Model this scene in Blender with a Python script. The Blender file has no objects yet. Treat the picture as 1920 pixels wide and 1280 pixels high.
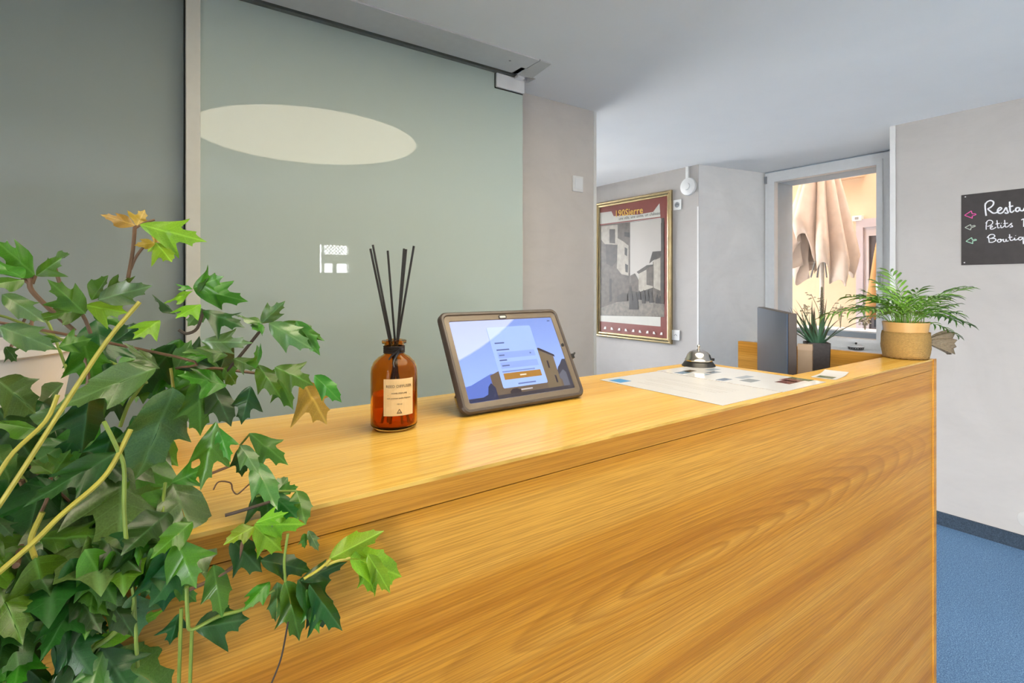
import bpy, bmesh, math, random
from mathutils import Vector, Matrix
S = bpy.context.scene
C = S.collection
R = random.Random(7)

# ------------------------------------------------------------------ camera
F = 966.6; CX, HY = 960.0, 535.0          # focal length in px, horizon row
HC = 1.38                                  # eye height
VR = Vector((0.8179, -0.5754, 0)); VF = Vector((0.5754, 0.8179, 0)); UP = Vector((0, 0, 1))
CAM = Vector((0, 0, HC))
cam = bpy.data.cameras.new('camera'); camo = bpy.data.objects.new('camera', cam); C.objects.link(camo)
camo.location = CAM; camo.rotation_euler = (math.pi/2, 0, -math.atan2(0.5754, 0.8179))
cam.sensor_width = 36; cam.lens = 36*F/1920; cam.shift_y = -105/1920; cam.clip_start = 0.02
S.camera = camo
# ------------------------------------------------------------------ light
W = bpy.data.worlds.new('overcast_sky'); S.world = W; W.use_nodes = True
bg = W.node_tree.nodes['Background']; bg.inputs[0].default_value = (0.95, 0.97, 1.0, 1); bg.inputs[1].default_value = 5.8
S.view_settings.view_transform = 'Standard'; S.view_settings.look = 'None'
S.view_settings.exposure = 2.1; S.view_settings.gamma = 1.0; S.view_settings.use_curve_mapping = False
LAMP_COL = (1.0, 0.86, 0.62); LAMP_STR = 1.55
def portal(name, loc, rot, sx, sy):
    l = bpy.data.lights.new(name, 'AREA'); l.shape = 'RECTANGLE'; l.size = sx; l.size_y = sy
    o = bpy.data.objects.new(name, l); C.objects.link(o); o.location = loc; o.rotation_euler = rot
    l.cycles.is_portal = True
    return o

# ------------------------------------------------------------------ measuring helpers
def ray(px, py): return VF + VR*((px-CX)/F) + UP*((HY-py)/F)
def at(px, py, D): return CAM + ray(px, py)*D
def onplane(px, py, p, n):
    r = ray(px, py); n = Vector(n); return CAM + r*((Vector(p)-CAM).dot(n)/r.dot(n))
def on_a(px, py, a): return onplane(px, py, (a, 0, 0), (1, 0, 0))
def on_b(px, py, b): return onplane(px, py, (0, b, 0), (0, 1, 0))
def on_z(px, py, z): return onplane(px, py, (0, 0, z), (0, 0, 1))

CT = 1.17                 # counter top height
CEIL = 2.36
# ------------------------------------------------------------------ materials
class NT:
    def __init__(s, name):
        s.m = bpy.data.materials.new(name); s.m.use_nodes = True
        s.t = s.m.node_tree; s.p = s.t.nodes['Principled BSDF']; s.out = s.t.nodes['Material Output']
    def n(s, typ, **kw):
        nd = s.t.nodes.new(typ)
        for k, v in kw.items():
            if k.startswith('i_'):
                key = k[2:]; key = int(key) if key.isdigit() else key.replace('_', ' ')
                if hasattr(v, 'is_linked') or isinstance(v, bpy.types.NodeSocket): s.t.links.new(v, nd.inputs[key])
                else: nd.inputs[key].default_value = v
            else: setattr(nd, k, v)
        return nd
    def l(s, a, b): s.t.links.new(a, b)
    def math(s, op, a, b=None, c=None):
        nd = s.t.nodes.new('ShaderNodeMath'); nd.operation = op
        for i, v in enumerate((a, b, c)):
            if v is None: continue
            if isinstance(v, bpy.types.NodeSocket): s.l(v, nd.inputs[i])
            else: nd.inputs[i].default_value = v
        return nd.outputs[0]
    def coord(s, kind='Object', scale=(1, 1, 1), loc=(0, 0, 0)):
        tc = s.n('ShaderNodeTexCoord'); mp = s.n('ShaderNodeMapping')
        s.l(tc.outputs[kind], mp.inputs[0]); mp.inputs['Scale'].default_value = scale; mp.inputs['Location'].default_value = loc
        return mp.outputs[0]
    def noise(s, vec, scale=5, detail=3, rough=0.5, dist=0):
        nd = s.n('ShaderNodeTexNoise'); s.l(vec, nd.inputs['Vector'])
        nd.inputs['Scale'].default_value = scale; nd.inputs['Detail'].default_value = detail
        nd.inputs['Roughness'].default_value = rough; nd.inputs['Distortion'].default_value = dist
        return nd.outputs['Fac']
    def ramp(s, fac, stops):
        nd = s.n('ShaderNodeValToRGB'); s.l(fac, nd.inputs[0]); e = nd.color_ramp.elements
        while len(e) < len(stops): e.new(0.5)
        for el, (p, c) in zip(e, stops): el.position = p; el.color = (*c, 1) if len(c) == 3 else c
        return nd.outputs[0]
    def mix(s, fac, a, b, mode='MIX'):
        nd = s.n('ShaderNodeMix', data_type='RGBA', blend_type=mode)
        for k, v in ((0, fac), (6, a), (7, b)):
            if isinstance(v, bpy.types.NodeSocket): s.l(v, nd.inputs[k])
            else: nd.inputs[k].default_value = v if k == 0 else ((*v, 1) if len(v) == 3 else v)
        return nd.outputs[2]
    def bump(s, h, strength=0.3, dist=0.002):
        nd = s.n('ShaderNodeBump'); s.l(h, nd.inputs['Height']); nd.inputs['Strength'].default_value = strength
        nd.inputs['Distance'].default_value = dist; s.l(nd.outputs[0], s.p.inputs['Normal'])
    def set(s, **kw):
        for k, v in kw.items():
            k = k.replace('_', ' ')
            if isinstance(v, bpy.types.NodeSocket): s.l(v, s.p.inputs[k])
            else: s.p.inputs[k].default_value = (*v, 1) if isinstance(v, tuple) and len(v) == 3 else v
        return s.m

def plain(name, col, rough=0.5, var=0.06, scale=30, **kw):
    t = NT(name); v = t.noise(t.coord(), scale, 3)
    lo = tuple(c*(1-var) for c in col); hi = tuple(min(1, c*(1+var)) for c in col)
    return t.set(Base_Color=t.ramp(v, [(0.3, lo), (0.7, hi)]), Roughness=rough, **kw)
def glow(name, col, strength=1.0, rough=0.05):
    t = NT(name); v = t.noise(t.coord(), 40, 2)
    c = t.ramp(v, [(0.2, tuple(x*0.96 for x in col)), (0.8, col)])
    return t.set(Base_Color=(0.01, 0.01, 0.01), Roughness=rough, Emission_Color=c, Emission_Strength=strength)

def wood(name, base, dark, light, axis='XZ', eye=None, rough=0.35, spec=0.35):
    """veneer with grain along world X: stretched growth rings, pores and tone bands"""
    t = NT(name); tc = t.n('ShaderNodeTexCoord'); sep = t.n('ShaderNodeSeparateXYZ'); t.l(tc.outputs['Object'], sep.inputs[0])
    x = sep.outputs['X'] if axis[0] == 'X' else sep.outputs['Y']
    z = sep.outputs['Z'] if axis[1] == 'Z' else sep.outputs['Y']
    x0, z0 = eye if eye else (3.0, -0.3)
    def vec(sx, sz, ox=0):
        cb = t.n('ShaderNodeCombineXYZ'); t.l(t.math('MULTIPLY_ADD', x, sx, ox), cb.inputs[0]); t.l(t.math('MULTIPLY', z, sz), cb.inputs[1]); return cb.outputs[0]
    warp = t.noise(vec(1.3, 6.0, 3.1), 1.0, 2, 0.5)
    warp2 = t.noise(vec(3.0, 40.0, 8.0), 1.0, 2, 0.6)
    dz = t.math('SUBTRACT', z, z0); dz = t.math('ADD', dz, t.math('MULTIPLY_ADD', warp, 0.065, -0.0325))
    dz = t.math('ADD', dz, t.math('MULTIPLY_ADD', warp2, 0.004, -0.002))
    dx = t.math('MULTIPLY', t.math('SUBTRACT', x, x0), 0.10)
    r = t.math('SQRT', t.math('ADD', t.math('MULTIPLY', dz, dz), t.math('MULTIPLY', dx, dx)))
    ph = t.math('FRACT', t.math('MULTIPLY', r, 105.0))
    ring = t.ramp(ph, [(0.0, (0, 0, 0)), (0.5, (0.3,)*3), (0.85, (1, 1, 1)), (1.0, (0, 0, 0))])
    msk = t.ramp(t.noise(vec(0.7, 7.0, 11.0), 1.0, 2), [(0.40, (0.10,)*3), (0.64, (1,)*3)])
    msk = t.math('MAXIMUM', msk, t.ramp(r, [(0.02, (1,)*3), (0.09, (0,)*3)]))
    pores = t.noise(vec(6.0, 520.0), 1.0, 3, 0.7)
    pores_f = t.ramp(pores, [(0.42, (1,)*3), (0.56, (0,)*3)])
    band = t.noise(vec(0.25, 13.0, 5.5), 1.0, 4, 0.6)
    col = t.ramp(band, [(0.36, dark), (0.49, base), (0.62, light)])
    col = t.mix(t.math('MULTIPLY', t.math('MULTIPLY', ring, msk), 0.5), col, tuple(d*0.72 for d in dark))
    col = t.mix(t.math('MULTIPLY', pores_f, 0.38), col, tuple(d*0.5 for d in dark))
    t.bump(pores, 0.08, 0.0006)
    return t.set(Base_Color=col, Roughness=rough, IOR=1.45, Specular_IOR_Level=spec)

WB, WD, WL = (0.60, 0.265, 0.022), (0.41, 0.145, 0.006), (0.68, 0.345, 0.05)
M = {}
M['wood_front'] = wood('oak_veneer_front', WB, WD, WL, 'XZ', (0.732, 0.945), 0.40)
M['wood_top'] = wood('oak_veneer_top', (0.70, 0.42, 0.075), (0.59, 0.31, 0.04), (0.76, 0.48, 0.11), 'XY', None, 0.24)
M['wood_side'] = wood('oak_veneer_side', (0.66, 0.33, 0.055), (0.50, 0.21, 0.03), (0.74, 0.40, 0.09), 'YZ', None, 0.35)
M['wood_edge'] = wood('oak_edge_band', (0.57, 0.26, 0.03), (0.43, 0.165, 0.012), WL, 'XZ', (4, 0.2), 0.4)

def plaster(name, col, rough=0.85):
    t = NT(name); v = t.coord()
    big = t.noise(v, 2.2, 5, 0.6, 1.2); sm = t.noise(t.coord(scale=(1, 1, 3)), 7.0, 4, 0.6, 0.8)
    c = t.ramp(big, [(0.3, tuple(x*0.93 for x in col)), (0.6, col), (0.75, tuple(min(1, x*1.03) for x in col))])
    c = t.mix(t.math('MULTIPLY', t.ramp(sm, [(0.5, (0,)*3), (0.72, (1,)*3)]), 0.16), c, tuple(x*0.8 for x in col))
    t.bump(sm, 0.15, 0.003)
    return t.set(Base_Color=c, Roughness=rough)
M['plaster'] = plaster('trowelled_plaster', (0.505, 0.475, 0.445))
M['plaster_beige'] = plaster('trowelled_beige_plaster', (0.66, 0.61, 0.56))
M['ceiling'] = plain('white_ceiling_paint', (0.93, 0.93, 0.92), 0.9, 0.015, 3)
M['white'] = plain('white_lacquer', (0.82, 0.83, 0.83), 0.35, 0.02)
M['white_matt'] = plain('white_matt', (0.78, 0.77, 0.75), 0.6, 0.02)
M['plastic'] = plain('white_plastic', (0.80, 0.80, 0.78), 0.4, 0.02)
M['grey_plastic'] = plain('grey_plastic', (0.28, 0.29, 0.30), 0.4, 0.04)
M['alu'] = plain('dark_aluminium', (0.20, 0.215, 0.20), 0.45, 0.05, 60, Metallic=0.3)
M['black'] = plain('black_plastic', (0.012, 0.012, 0.012), 0.35, 0.1)
M['darkhole'] = plain('dark_gap', (0.02, 0.02, 0.02), 0.9)
def carpet(name, a, b, c):
    t = NT(name); v = t.coord()
    f = t.noise(t.coord(scale=(1, 1, 1)), 260, 3, 0.7); g = t.noise(v, 90, 4, 0.75, 0.6)
    col = t.ramp(f, [(0.36, a), (0.5, b), (0.64, c)])
    col = t.mix(t.math('MULTIPLY', t.ramp(g, [(0.4, (0,)*3), (0.65, (1,)*3)]), 0.5), col, a)
    t.bump(f, 0.6, 0.004)
    return t.set(Base_Color=col, Roughness=0.95)
M['carpet'] = carpet('blue_loop_carpet', (0.05, 0.12, 0.24), (0.12, 0.245, 0.42), (0.27, 0.45, 0.66))
M['carpet_dark'] = carpet('dark_blue_carpet_strip', (0.02, 0.035, 0.055), (0.04, 0.065, 0.095), (0.07, 0.10, 0.14))
def frosted(name, col):
    t = NT(name); v = t.noise(t.coord(), 1.5, 2)
    c = t.ramp(v, [(0.3, tuple(x*0.985 for x in col)), (0.7, col)])
    return t.set(Base_Color=c, Roughness=0.55, Specular_IOR_Level=0.2, Coat_Weight=1.0, Coat_Roughness=0.012, Coat_IOR=1.5, Transmission_Weight=0.05)
M['frost_green'] = frosted('frosted_green_glass', (0.54, 0.635, 0.575))
M['frost_grey'] = frosted('frosted_grey_glass', (0.38, 0.44, 0.40))
def pane_mat(name, tint=(1, 1, 1)):
    t = NT(name); tr = t.n('ShaderNodeBsdfTransparent'); gl = t.n('ShaderNodeBsdfGlossy'); fr = t.n('ShaderNodeFresnel'); mx = t.n('ShaderNodeMixShader')
    v = t.noise(t.coord(), 2, 1); t.l(t.ramp(v, [(0, tint), (1, tuple(x*0.99 for x in tint))]), tr.inputs[0])
    gl.inputs['Roughness'].default_value = 0.01; fr.inputs[0].default_value = 1.45
    t.l(fr.outputs[0], mx.inputs[0]); t.l(tr.outputs[0], mx.inputs[1]); t.l(gl.outputs[0], mx.inputs[2]); t.l(mx.outputs[0], t.out.inputs[0])
    return t.m
M['pane'] = pane_mat('clear_window_glass')

# ------------------------------------------------------------------ mesh helpers
class MB:
    def __init__(s): s.v = []; s.f = []; s.uv = None; s.mi = []
    def add(s, vs, fs):
        o = len(s.v); s.v += [tuple(v) for v in vs]; s.f += [tuple(i+o for i in f) for f in fs]; return s
    def box(s, x0, x1, y0, y1, z0, z1):
        return s.add([(x0,y0,z0),(x1,y0,z0),(x1,y1,z0),(x0,y1,z0),(x0,y0,z1),(x1,y0,z1),(x1,y1,z1),(x0,y1,z1)],
                     [(0,3,2,1),(4,5,6,7),(0,1,5,4),(1,2,6,5),(2,3,7,6),(3,0,4,7)])
    def prism(s, pts, z0, z1):
        n = len(pts)
        return s.add([(x,y,z0) for x,y in pts]+[(x,y,z1) for x,y in pts],
                     [tuple(range(n-1,-1,-1)), tuple(range(n,2*n))]+[(i,(i+1)%n,n+(i+1)%n,n+i) for i in range(n)])
    def lathe(s, prof, seg=32, c=(0,0,0), cap=True):
        n = len(prof); vs = []
        for k in range(seg):
            a = 2*math.pi*k/seg
            for r, z in prof: vs.append((c[0]+r*math.cos(a), c[1]+r*math.sin(a), c[2]+z))
        fs = [(k*n+i, ((k+1)%seg)*n+i, ((k+1)%seg)*n+i+1, k*n+i+1) for k in range(seg) for i in range(n-1)]
        if cap:
            if prof[0][0] > 1e-6: fs.append(tuple(k*n for k in range(seg-1,-1,-1)))
            if prof[-1][0] > 1e-6: fs.append(tuple(k*n+n-1 for k in range(seg)))
        return s.add(vs, fs)
    def tube(s, pts, r, seg=8, r1=None, cap=True):
        pts = [Vector(p) for p in pts]; n = len(pts); vs = []
        prev = None
        for i, p in enumerate(pts):
            d = (pts[min(i+1,n-1)]-pts[max(i-1,0)]).normalized()
            if prev is None:
                u = d.cross(Vector((0,0,1)));  u = d.cross(Vector((1,0,0))) if u.length < 1e-3 else u
            else: u = prev - d*prev.dot(d)
            u.normalize(); prev = u; w = d.cross(u)
            rr = r if r1 is None else r+(r1-r)*i/(n-1)
            if callable(r): rr = r(i/(n-1))
            for k in range(seg):
                a = 2*math.pi*k/seg; vs.append(p+u*(rr*math.cos(a))+w*(rr*math.sin(a)))
        fs = [(i*seg+k, i*seg+(k+1)%seg, (i+1)*seg+(k+1)%seg, (i+1)*seg+k) for i in range(n-1) for k in range(seg)]
        if cap: fs += [tuple(range(seg-1,-1,-1)), tuple((n-1)*seg+k for k in range(seg))]
        return s.add(vs, fs)
    def plate(s, pts, nrm, th):
        """flat polygon given in 3D, thickened along nrm"""
        pts = [Vector(p) for p in pts]; nrm = Vector(nrm).normalized(); n = len(pts)
        return s.add([p for p in pts]+[p+nrm*th for p in pts],
                     [tuple(range(n-1,-1,-1)), tuple(range(n,2*n))]+[(i,(i+1)%n,n+(i+1)%n,n+i) for i in range(n)])
    def build(s, name, mat, parent=None, smooth=False, bevel=0, loc=None, world=False):
        me = bpy.data.meshes.new(name); me.from_pydata(s.v, [], s.f); me.update()
        bm = bmesh.new(); bm.from_mesh(me); bmesh.ops.recalc_face_normals(bm, faces=bm.faces)
        if bevel: bmesh.ops.bevel(bm, geom=list(bm.edges), offset=bevel, segments=2, affect='EDGES', profile=0.5, clamp_overlap=True)
        bm.to_mesh(me); bm.free()
        if smooth:
            for p in me.polygons: p.use_smooth = True
            me.set_sharp_from_angle(angle=math.radians(40))
        me.materials.append(mat if not isinstance(mat, str) else M[mat])
        o = bpy.data.objects.new(name, me); C.objects.link(o)
        if parent is not None: attach(o, parent)
        if loc is not None: o.location = loc
        return o
def attach(o, parent):
    o.parent = parent
def tag(o, label=None, cat=None, group=None, kind=None):
    for k, v in (('label', label), ('category', cat), ('group', group), ('kind', kind)):
        if v: o[k] = v
    return o
def empty(name, loc=(0,0,0), rz=0, **kw):
    o = bpy.data.objects.new(name, None); C.objects.link(o); o.location = loc; o.rotation_euler = (0,0,rz); o.empty_display_size = 0.05
    return tag(o, **kw)
def smooth_path(pts, k=4):
    pts = [Vector(p) for p in pts]; out = []
    for i in range(len(pts)-1):
        p0 = pts[max(i-1,0)]; p1 = pts[i]; p2 = pts[i+1]; p3 = pts[min(i+2,len(pts)-1)]
        for j in range(k):
            t = j/k
            out.append(0.5*((2*p1)+(p2-p0)*t+(2*p0-5*p1+4*p2-p3)*t*t+(3*p1-p0-3*p2+p3)*t**3))
    out.append(pts[-1]); return out
def text_mesh(name, s, size, mat, parent, mtx, align='LEFT', shear=0, ext=0.0001, bold=0):
    cu = bpy.data.curves.new(name, 'FONT'); cu.body = s; cu.size = size; cu.align_x = align; cu.extrude = ext; cu.resolution_u = 2; cu.shear = shear; cu.offset = bold
    tmp = bpy.data.objects.new(name+'_tmp', cu); C.objects.link(tmp)
    dg = bpy.context.evaluated_depsgraph_get(); me = bpy.data.meshes.new_from_object(tmp.evaluated_get(dg))
    bpy.data.objects.remove(tmp); bpy.data.curves.remove(cu)
    me.name = name; me.materials.clear(); me.materials.append(M[mat] if isinstance(mat, str) else mat)
    o = bpy.data.objects.new(name, me); C.objects.link(o); attach(o, parent)
    me.transform(mtx); return o

# ================================================================== THE SETTING
A_R = 3.737      # plane of the right wall
B_C = 1.256      # its corner to the window niche
A_P = 3.637      # plane of the poster wall
B_W = 2.11       # plane of the wall behind the glass door
B_G = 1.985      # plane of the glass door
A_L, B_B = -1.7, -2.9
def struct(o): o['kind'] = 'structure'; return o
fl = MB().box(A_L-0.2, 4.9, -0.42, 5.0, -0.1, 0); fl.box(A_L-0.2, 9.2, B_B-0.2, -0.42, -0.1, 0)
struct(fl.build('floor', 'carpet'))
struct(MB().box(-40, 40, -40, 40, -0.3, -0.101).build('ground_outside', plain('street_paving',(0.52,0.51,0.49),0.9,0.1,2)))
cb = MB(); cb.box(A_L-0.2, 4.79, B_B-0.2, 1.935, CEIL, CEIL+0.12); cb.box(A_L-0.2, 4.79, 2.0, 5.0, CEIL, CEIL+0.12)
cb.box(4.79, 9.2, B_B-0.2, -0.42, CEIL, CEIL+0.12); cb.box(1.50, 4.79, 1.935, 2.0, CEIL, CEIL+0.12); cb.box(A_L-0.2, 1.50, 1.935, 2.0, CEIL+0.075, CEIL+0.12)
struct(cb.build('ceiling', 'ceiling'))
# right wall; past its end the hall widens to a glazed front added for daylight
B_E = -0.62; A_X = 9.0; DH = 2.3; D0, D1 = 5.12, 8.8
struct(MB().box(A_R, A_R+0.25, B_E, B_C, 0, CEIL).build('wall_right', 'plaster'))
struct(MB().box(A_R+0.25, A_X+0.2, B_E, B_E+0.2, 0, CEIL).build('wall_hall_side', 'plaster'))
struct(MB().box(A_X, A_X+0.2, B_B-0.2, B_E, 0, CEIL).build('wall_hall_end', 'plaster'))
struct(MB().box(A_R-0.012, A_R, B_E, B_C-0.002, 0, 0.075).build('baseboard_right', 'carpet_dark'))
struct(MB().box(A_R-0.004, A_R+0.022, B_C-0.026, B_C+0.003, 0, CEIL-0.001).build('trim_1', plain('corner_bead', (0.72, 0.71, 0.69), 0.6, 0.02)))
# rear and left walls with the small lattice window that mirrors in the glass
wx0, wx1, wz0, wz1 = 1.80, 2.21, 1.53, 1.93
w = MB(); w.box(A_L-0.2, wx0, B_B-0.2, B_B, 0, CEIL); w.box(wx1, D0, B_B-0.2, B_B, 0, CEIL); w.box(D1, A_X+0.2, B_B-0.2, B_B, 0, CEIL)
w.box(wx0, wx1, B_B-0.2, B_B, 0, wz0); w.box(wx0, wx1, B_B-0.2, B_B, wz1, CEIL); w.box(D0, D1, B_B-0.2, B_B, DH, CEIL)
struct(w.build('wall_rear', 'plaster'))
lat = struct(empty('window_2', (wx0, B_B-0.1, wz0)))
lm = MB(); ww, wh = wx1-wx0, wz1-wz0
for (x0,x1,z0,z1) in ((0,ww,0,0.02),(0,ww,wh-0.015,wh),(0,0.015,0,wh),(ww-0.015,ww,0,wh),(0.05,0.08,0,wh),(0.05,ww,0.14,0.26),(0.19,0.24,0,0.14)):
    lm.box(x0,x1,-0.02,0.02,z0,z1)
lm.build('window_frame', 'white', lat)
lt = MB()
for k in range(-3, 9):
    for s in (1,-1):
        xa = 0.08+k*0.045; a_, b_ = Vector((xa,0,0.26)), Vector((xa+s*0.12,0,wh-0.015))
        if min(a_.x,b_.x) < 0.02 or max(a_.x,b_.x) > ww-0.01: continue
        lt.tube([a_,b_],0.004,4)
lt.build('lattice', 'alu', lat)
MB().box(0.0,ww,0.03,0.034,0,wh).build('pane', 'pane', lat)
LW0, LW1, LZ0, LZ1 = -2.87, -0.5, 0.06, 2.30
w = MB(); w.box(A_L-0.2, A_L, B_B, LW0, 0, CEIL); w.box(A_L-0.2, A_L, LW1, 5.0, 0, CEIL); w.box(A_L-0.2, A_L, LW0, LW1, 0, LZ0); w.box(A_L-0.2, A_L, LW0, LW1, LZ1, CEIL)
struct(w.build('wall_left', 'plaster'))
def added_glazing(name, n, fix, u0, u1, z0, z1, axis, bars):
    """framed glazing in a wall opening added for daylight; axis = the wall's own direction"""
    o = struct(empty('%s_%d' % (name, n), (fix, u0, z0) if axis == 'b' else (u0, fix, z0)))
    L, H = u1-u0, z1-z0; m = MB()
    def bb(m_, a, b_, t0, t1, c, d):
        return m_.box(t0, t1, a, b_, c, d) if axis == 'b' else m_.box(a, b_, t0, t1, c, d)
    for (a, b_, c, d) in [(0,0.06,0,H),(L-0.06,L,0,H),(0,L,H-0.06,H),(0,L,0,0.06)]+[(L*k/bars-0.03,L*k/bars+0.03,0,H) for k in range(1,bars)]: bb(m, a, b_, -0.03, 0.03, c, d)
    m.build('frame', 'white', o)
    for k in range(bars): bb(MB(), L*k/bars+0.03, L*(k+1)/bars-0.03, -0.003, 0.003, 0.06, H-0.06).build('pane', 'pane', o)
    return o
added_glazing('window', 3, A_L-0.1, LW0, LW1, LZ0, LZ1, 'b', 3)  # unseen left window, added to let daylight into the room
# wall behind the glass door, ending at the passage
wall_b = struct(MB().box(A_L, 2.062, B_W, B_W+0.22, 0, CEIL).build('wall_back', 'plaster_beige'))
struct(MB().box(2.045, 2.066, B_W-0.003, B_W+0.02, 0, CEIL-0.001).build('trim_2', plain('corner_bead_2', (0.78, 0.76, 0.72), 0.6, 0.02)))
# poster wall and the end of the passage
struct(MB().box(A_P, A_P+0.3, 2.545, 5.0, 0, CEIL).build('wall_passage', 'plaster'))
w = MB(); w.box(A_L, 1.2, 4.75, 4.95, 0, CEIL); w.box(3.3, A_P, 4.75, 4.95, 0, CEIL); w.box(1.2, 3.3, 4.75, 4.95, 0, 0.6); w.box(1.2, 3.3, 4.75, 4.95, 2.2, CEIL)
struct(w.build('wall_passage_end', 'plaster'))
added_glazing('window', 4, 4.85, 1.2, 3.3, 0.6, 2.2, 'a', 3)  # unseen window, added to light the poster wall and passage ceiling
struct(MB().box(A_P-0.003, A_P+0.012, 2.542, 2.556, 0, 2.02).build('trim_3', 'white_matt'))
# window niche: splayed cheeks, parapet
W0, W1 = 2.395, 1.47        # window opening along b (left, right)
AW = 4.37                   # inner face of the window frame
SILL = 0.905
n1 = MB(); n1.prism([(A_P+0.002,2.545),(AW+0.03,W0+0.01),(AW+0.40,W0-0.03),(AW+0.40,3.2),(A_P+0.1,3.2)], 0, CEIL)
struct(n1.build('wall_niche_left', plaster('niche_plaster_lit', (0.88, 0.865, 0.84))))  # lighter than the wall plaster: daylight on the cheek put into the colour
n2 = MB(); n2.prism([(A_R+0.002,B_C),(AW+0.03,W1-0.01),(AW+0.40,W1+0.0),(AW+0.40,0.6),(A_R+0.25,0.6)], 0, CEIL)
struct(n2.build('wall_niche_right', 'plaster'))
ext = plain('grey_blue_render', (0.42, 0.50, 0.58), 0.8, 0.06, 8)
struct(MB().box(AW+0.03, AW+0.40, W1-0.02, W0+0.02, 0, SILL-0.03).build('wall_parapet', ext))
struct(MB().box(AW+0.02, AW+0.41, W1-0.6, W0+0.8, 2.285, 2.9).build('wall_lintel', ext))
struct(MB().box(AW+0.075, AW+0.40, W0-0.035, W0+0.03, SILL-0.03, 2.285).build('wall_reveal', ext))
# window
win = struct(empty('window_1', (AW, W1, SILL)))
wd = W0-W1; wz = CEIL-0.012-SILL
fr = MB()
fr.box(0,0.06, 0,0.055, 0,wz); fr.box(0,0.06, wd-0.055,wd, 0,wz); fr.box(0,0.06,0.055,wd-0.055,wz-0.05,wz); fr.box(0,0.06,0.055,wd-0.055,0,0.045)
fr.build('window_frame', 'white', win)
sa = MB(); i = 0.045
sa.box(-0.012,0.05, i,i+0.04, i,wz-i); sa.box(-0.012,0.05, wd-i-0.04,wd-i, i,wz-i); sa.box(-0.012,0.05,i+0.04,wd-i-0.04,wz-i-0.04,wz-i); sa.box(-0.012,0.05,i+0.04,wd-i-0.04,i,i+0.03)
sa.build('sash', 'white', win)
MB().box(0.02,0.026,i+0.03,wd-i-0.03,i+0.03,wz-i-0.03).build('pane', 'pane', win)
hd = MB(); hd.box(-0.022,-0.012,i+0.008,i+0.032,0.50,0.58); hd.tube([(-0.02,i+0.02,0.54),(-0.05,i+0.02,0.54),(-0.052,i+0.02,0.53),(-0.052,i+0.02,0.44)],0.008,8)
hd.build('window_handle', plain('satin_steel', (0.6,0.62,0.64),0.3,0.03,Metallic=0.8), win, smooth=True)
MB().tube([(-0.014,wd-0.012,wz-0.09),(-0.014,wd-0.012,wz-0.03)],0.011,10).build('hinge', 'grey_plastic', win, smooth=True)
sl = struct(MB().box(AW-0.22, AW+0.02, W1-0.12, W0+0.06, SILL-0.035, SILL).build('trim_4', 'white', bevel=0.004))
added_glazing('door', 2, B_B-0.1, D0, D1, 0.0, DH, 'a', 3)  # unseen glazed front, added as a daylight source for the hall
HP = math.pi/2
portal('daylight_portal_front', ((D0+D1)/2, B_B-0.21, DH/2), (HP, 0, 0), D1-D0, DH)
portal('daylight_portal_left', (A_L-0.21, (LW0+LW1)/2, (LZ0+LZ1)/2), (0, -HP, 0), LZ1-LZ0, LW1-LW0)
portal('daylight_portal_passage', (2.25, 4.96, 1.4), (-HP, 0, 0), 2.1, 1.6)
portal('daylight_portal_window', (AW+0.42, (W0+W1)/2, (SILL+2.3)/2), (0, HP, 0), 1.4, wd)

# glass partition: fixed grey panel, sliding green door with its post, track cover
gp = struct(MB().box(A_L+0.01, 0.22, B_G+0.045, B_G+0.055, 0.01, CEIL+0.03).build('wall_glass_panel', 'frost_grey'))
pa0 = on_b(348, 500, B_G-0.02).x; pa1 = on_b(376, 500, B_G-0.02).x; ga1 = on_b(980, 400, B_G).x
dg_ = struct(empty('door_1', (pa0, B_G, 0)))
MB().box(0.02, ga1-pa0, 0, 0.010, 0.012, CEIL-0.002).build('glass_pane', 'frost_green', dg_)
MB().box(0, pa1-pa0, -0.02, 0.03, 0.01, CEIL+0.02).build('door_post', plain('cream_lacquer', (0.74, 0.73, 0.64), 0.4, 0.02), dg_, bevel=0.003)
MB().box(-0.003, 0.0, 0.0, 0.032, 0.01, CEIL+0.02).build('brush_seal', 'darkhole', dg_)
q0 = on_b(931, 150, B_G-0.012); q1 = on_b(982, 165, B_G-0.012)
MB().box(q0.x-pa0, q1.x-pa0+0.004, -0.014, -0.001, CEIL-0.068, CEIL-0.004).build('clamp_cover', 'white', dg_, bevel=0.002)
MB().box(q0.x-pa0-0.003, q1.x-pa0+0.001, -0.003, -0.0003, CEIL-0.072, CEIL-0.004).build('clamp_gasket', 'darkhole', dg_)
struct(MB().box(A_L, 1.455, 1.962, 1.995, CEIL-0.002, CEIL+0.07).build('trim_5', 'alu'))
t6 = struct(empty('trim_6', (0, 1.76, CEIL)))
MB().box(A_L, 1.385, 0, 0.175, -0.005, 0).build('cover_panel', plain('track_cover', (0.70,0.70,0.69),0.6,0.02), t6)
ec = MB(); ec.prism([(1.389,0.0),(1.45,0.0),(1.475,0.175),(1.36,0.175),(1.36,0.10),(1.389,0.10)], -0.005, 0); ec.build('end_cover', plain('track_cover_end', (0.66,0.655,0.63),0.6,0.02), t6)
MB().box(1.385,1.389,0.0,0.10,-0.003,0).build('gap_line','darkhole',t6)
MB().lathe([(0.0,-0.006),(0.005,-0.006),(0.005,-0.004)],12,(1.28,0.075,0)).build('screw', 'grey_plastic', t6)
MB().box(1.40,1.44,0.182,0.21,-0.012,0.0).build('stop_block','white',t6)

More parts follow.
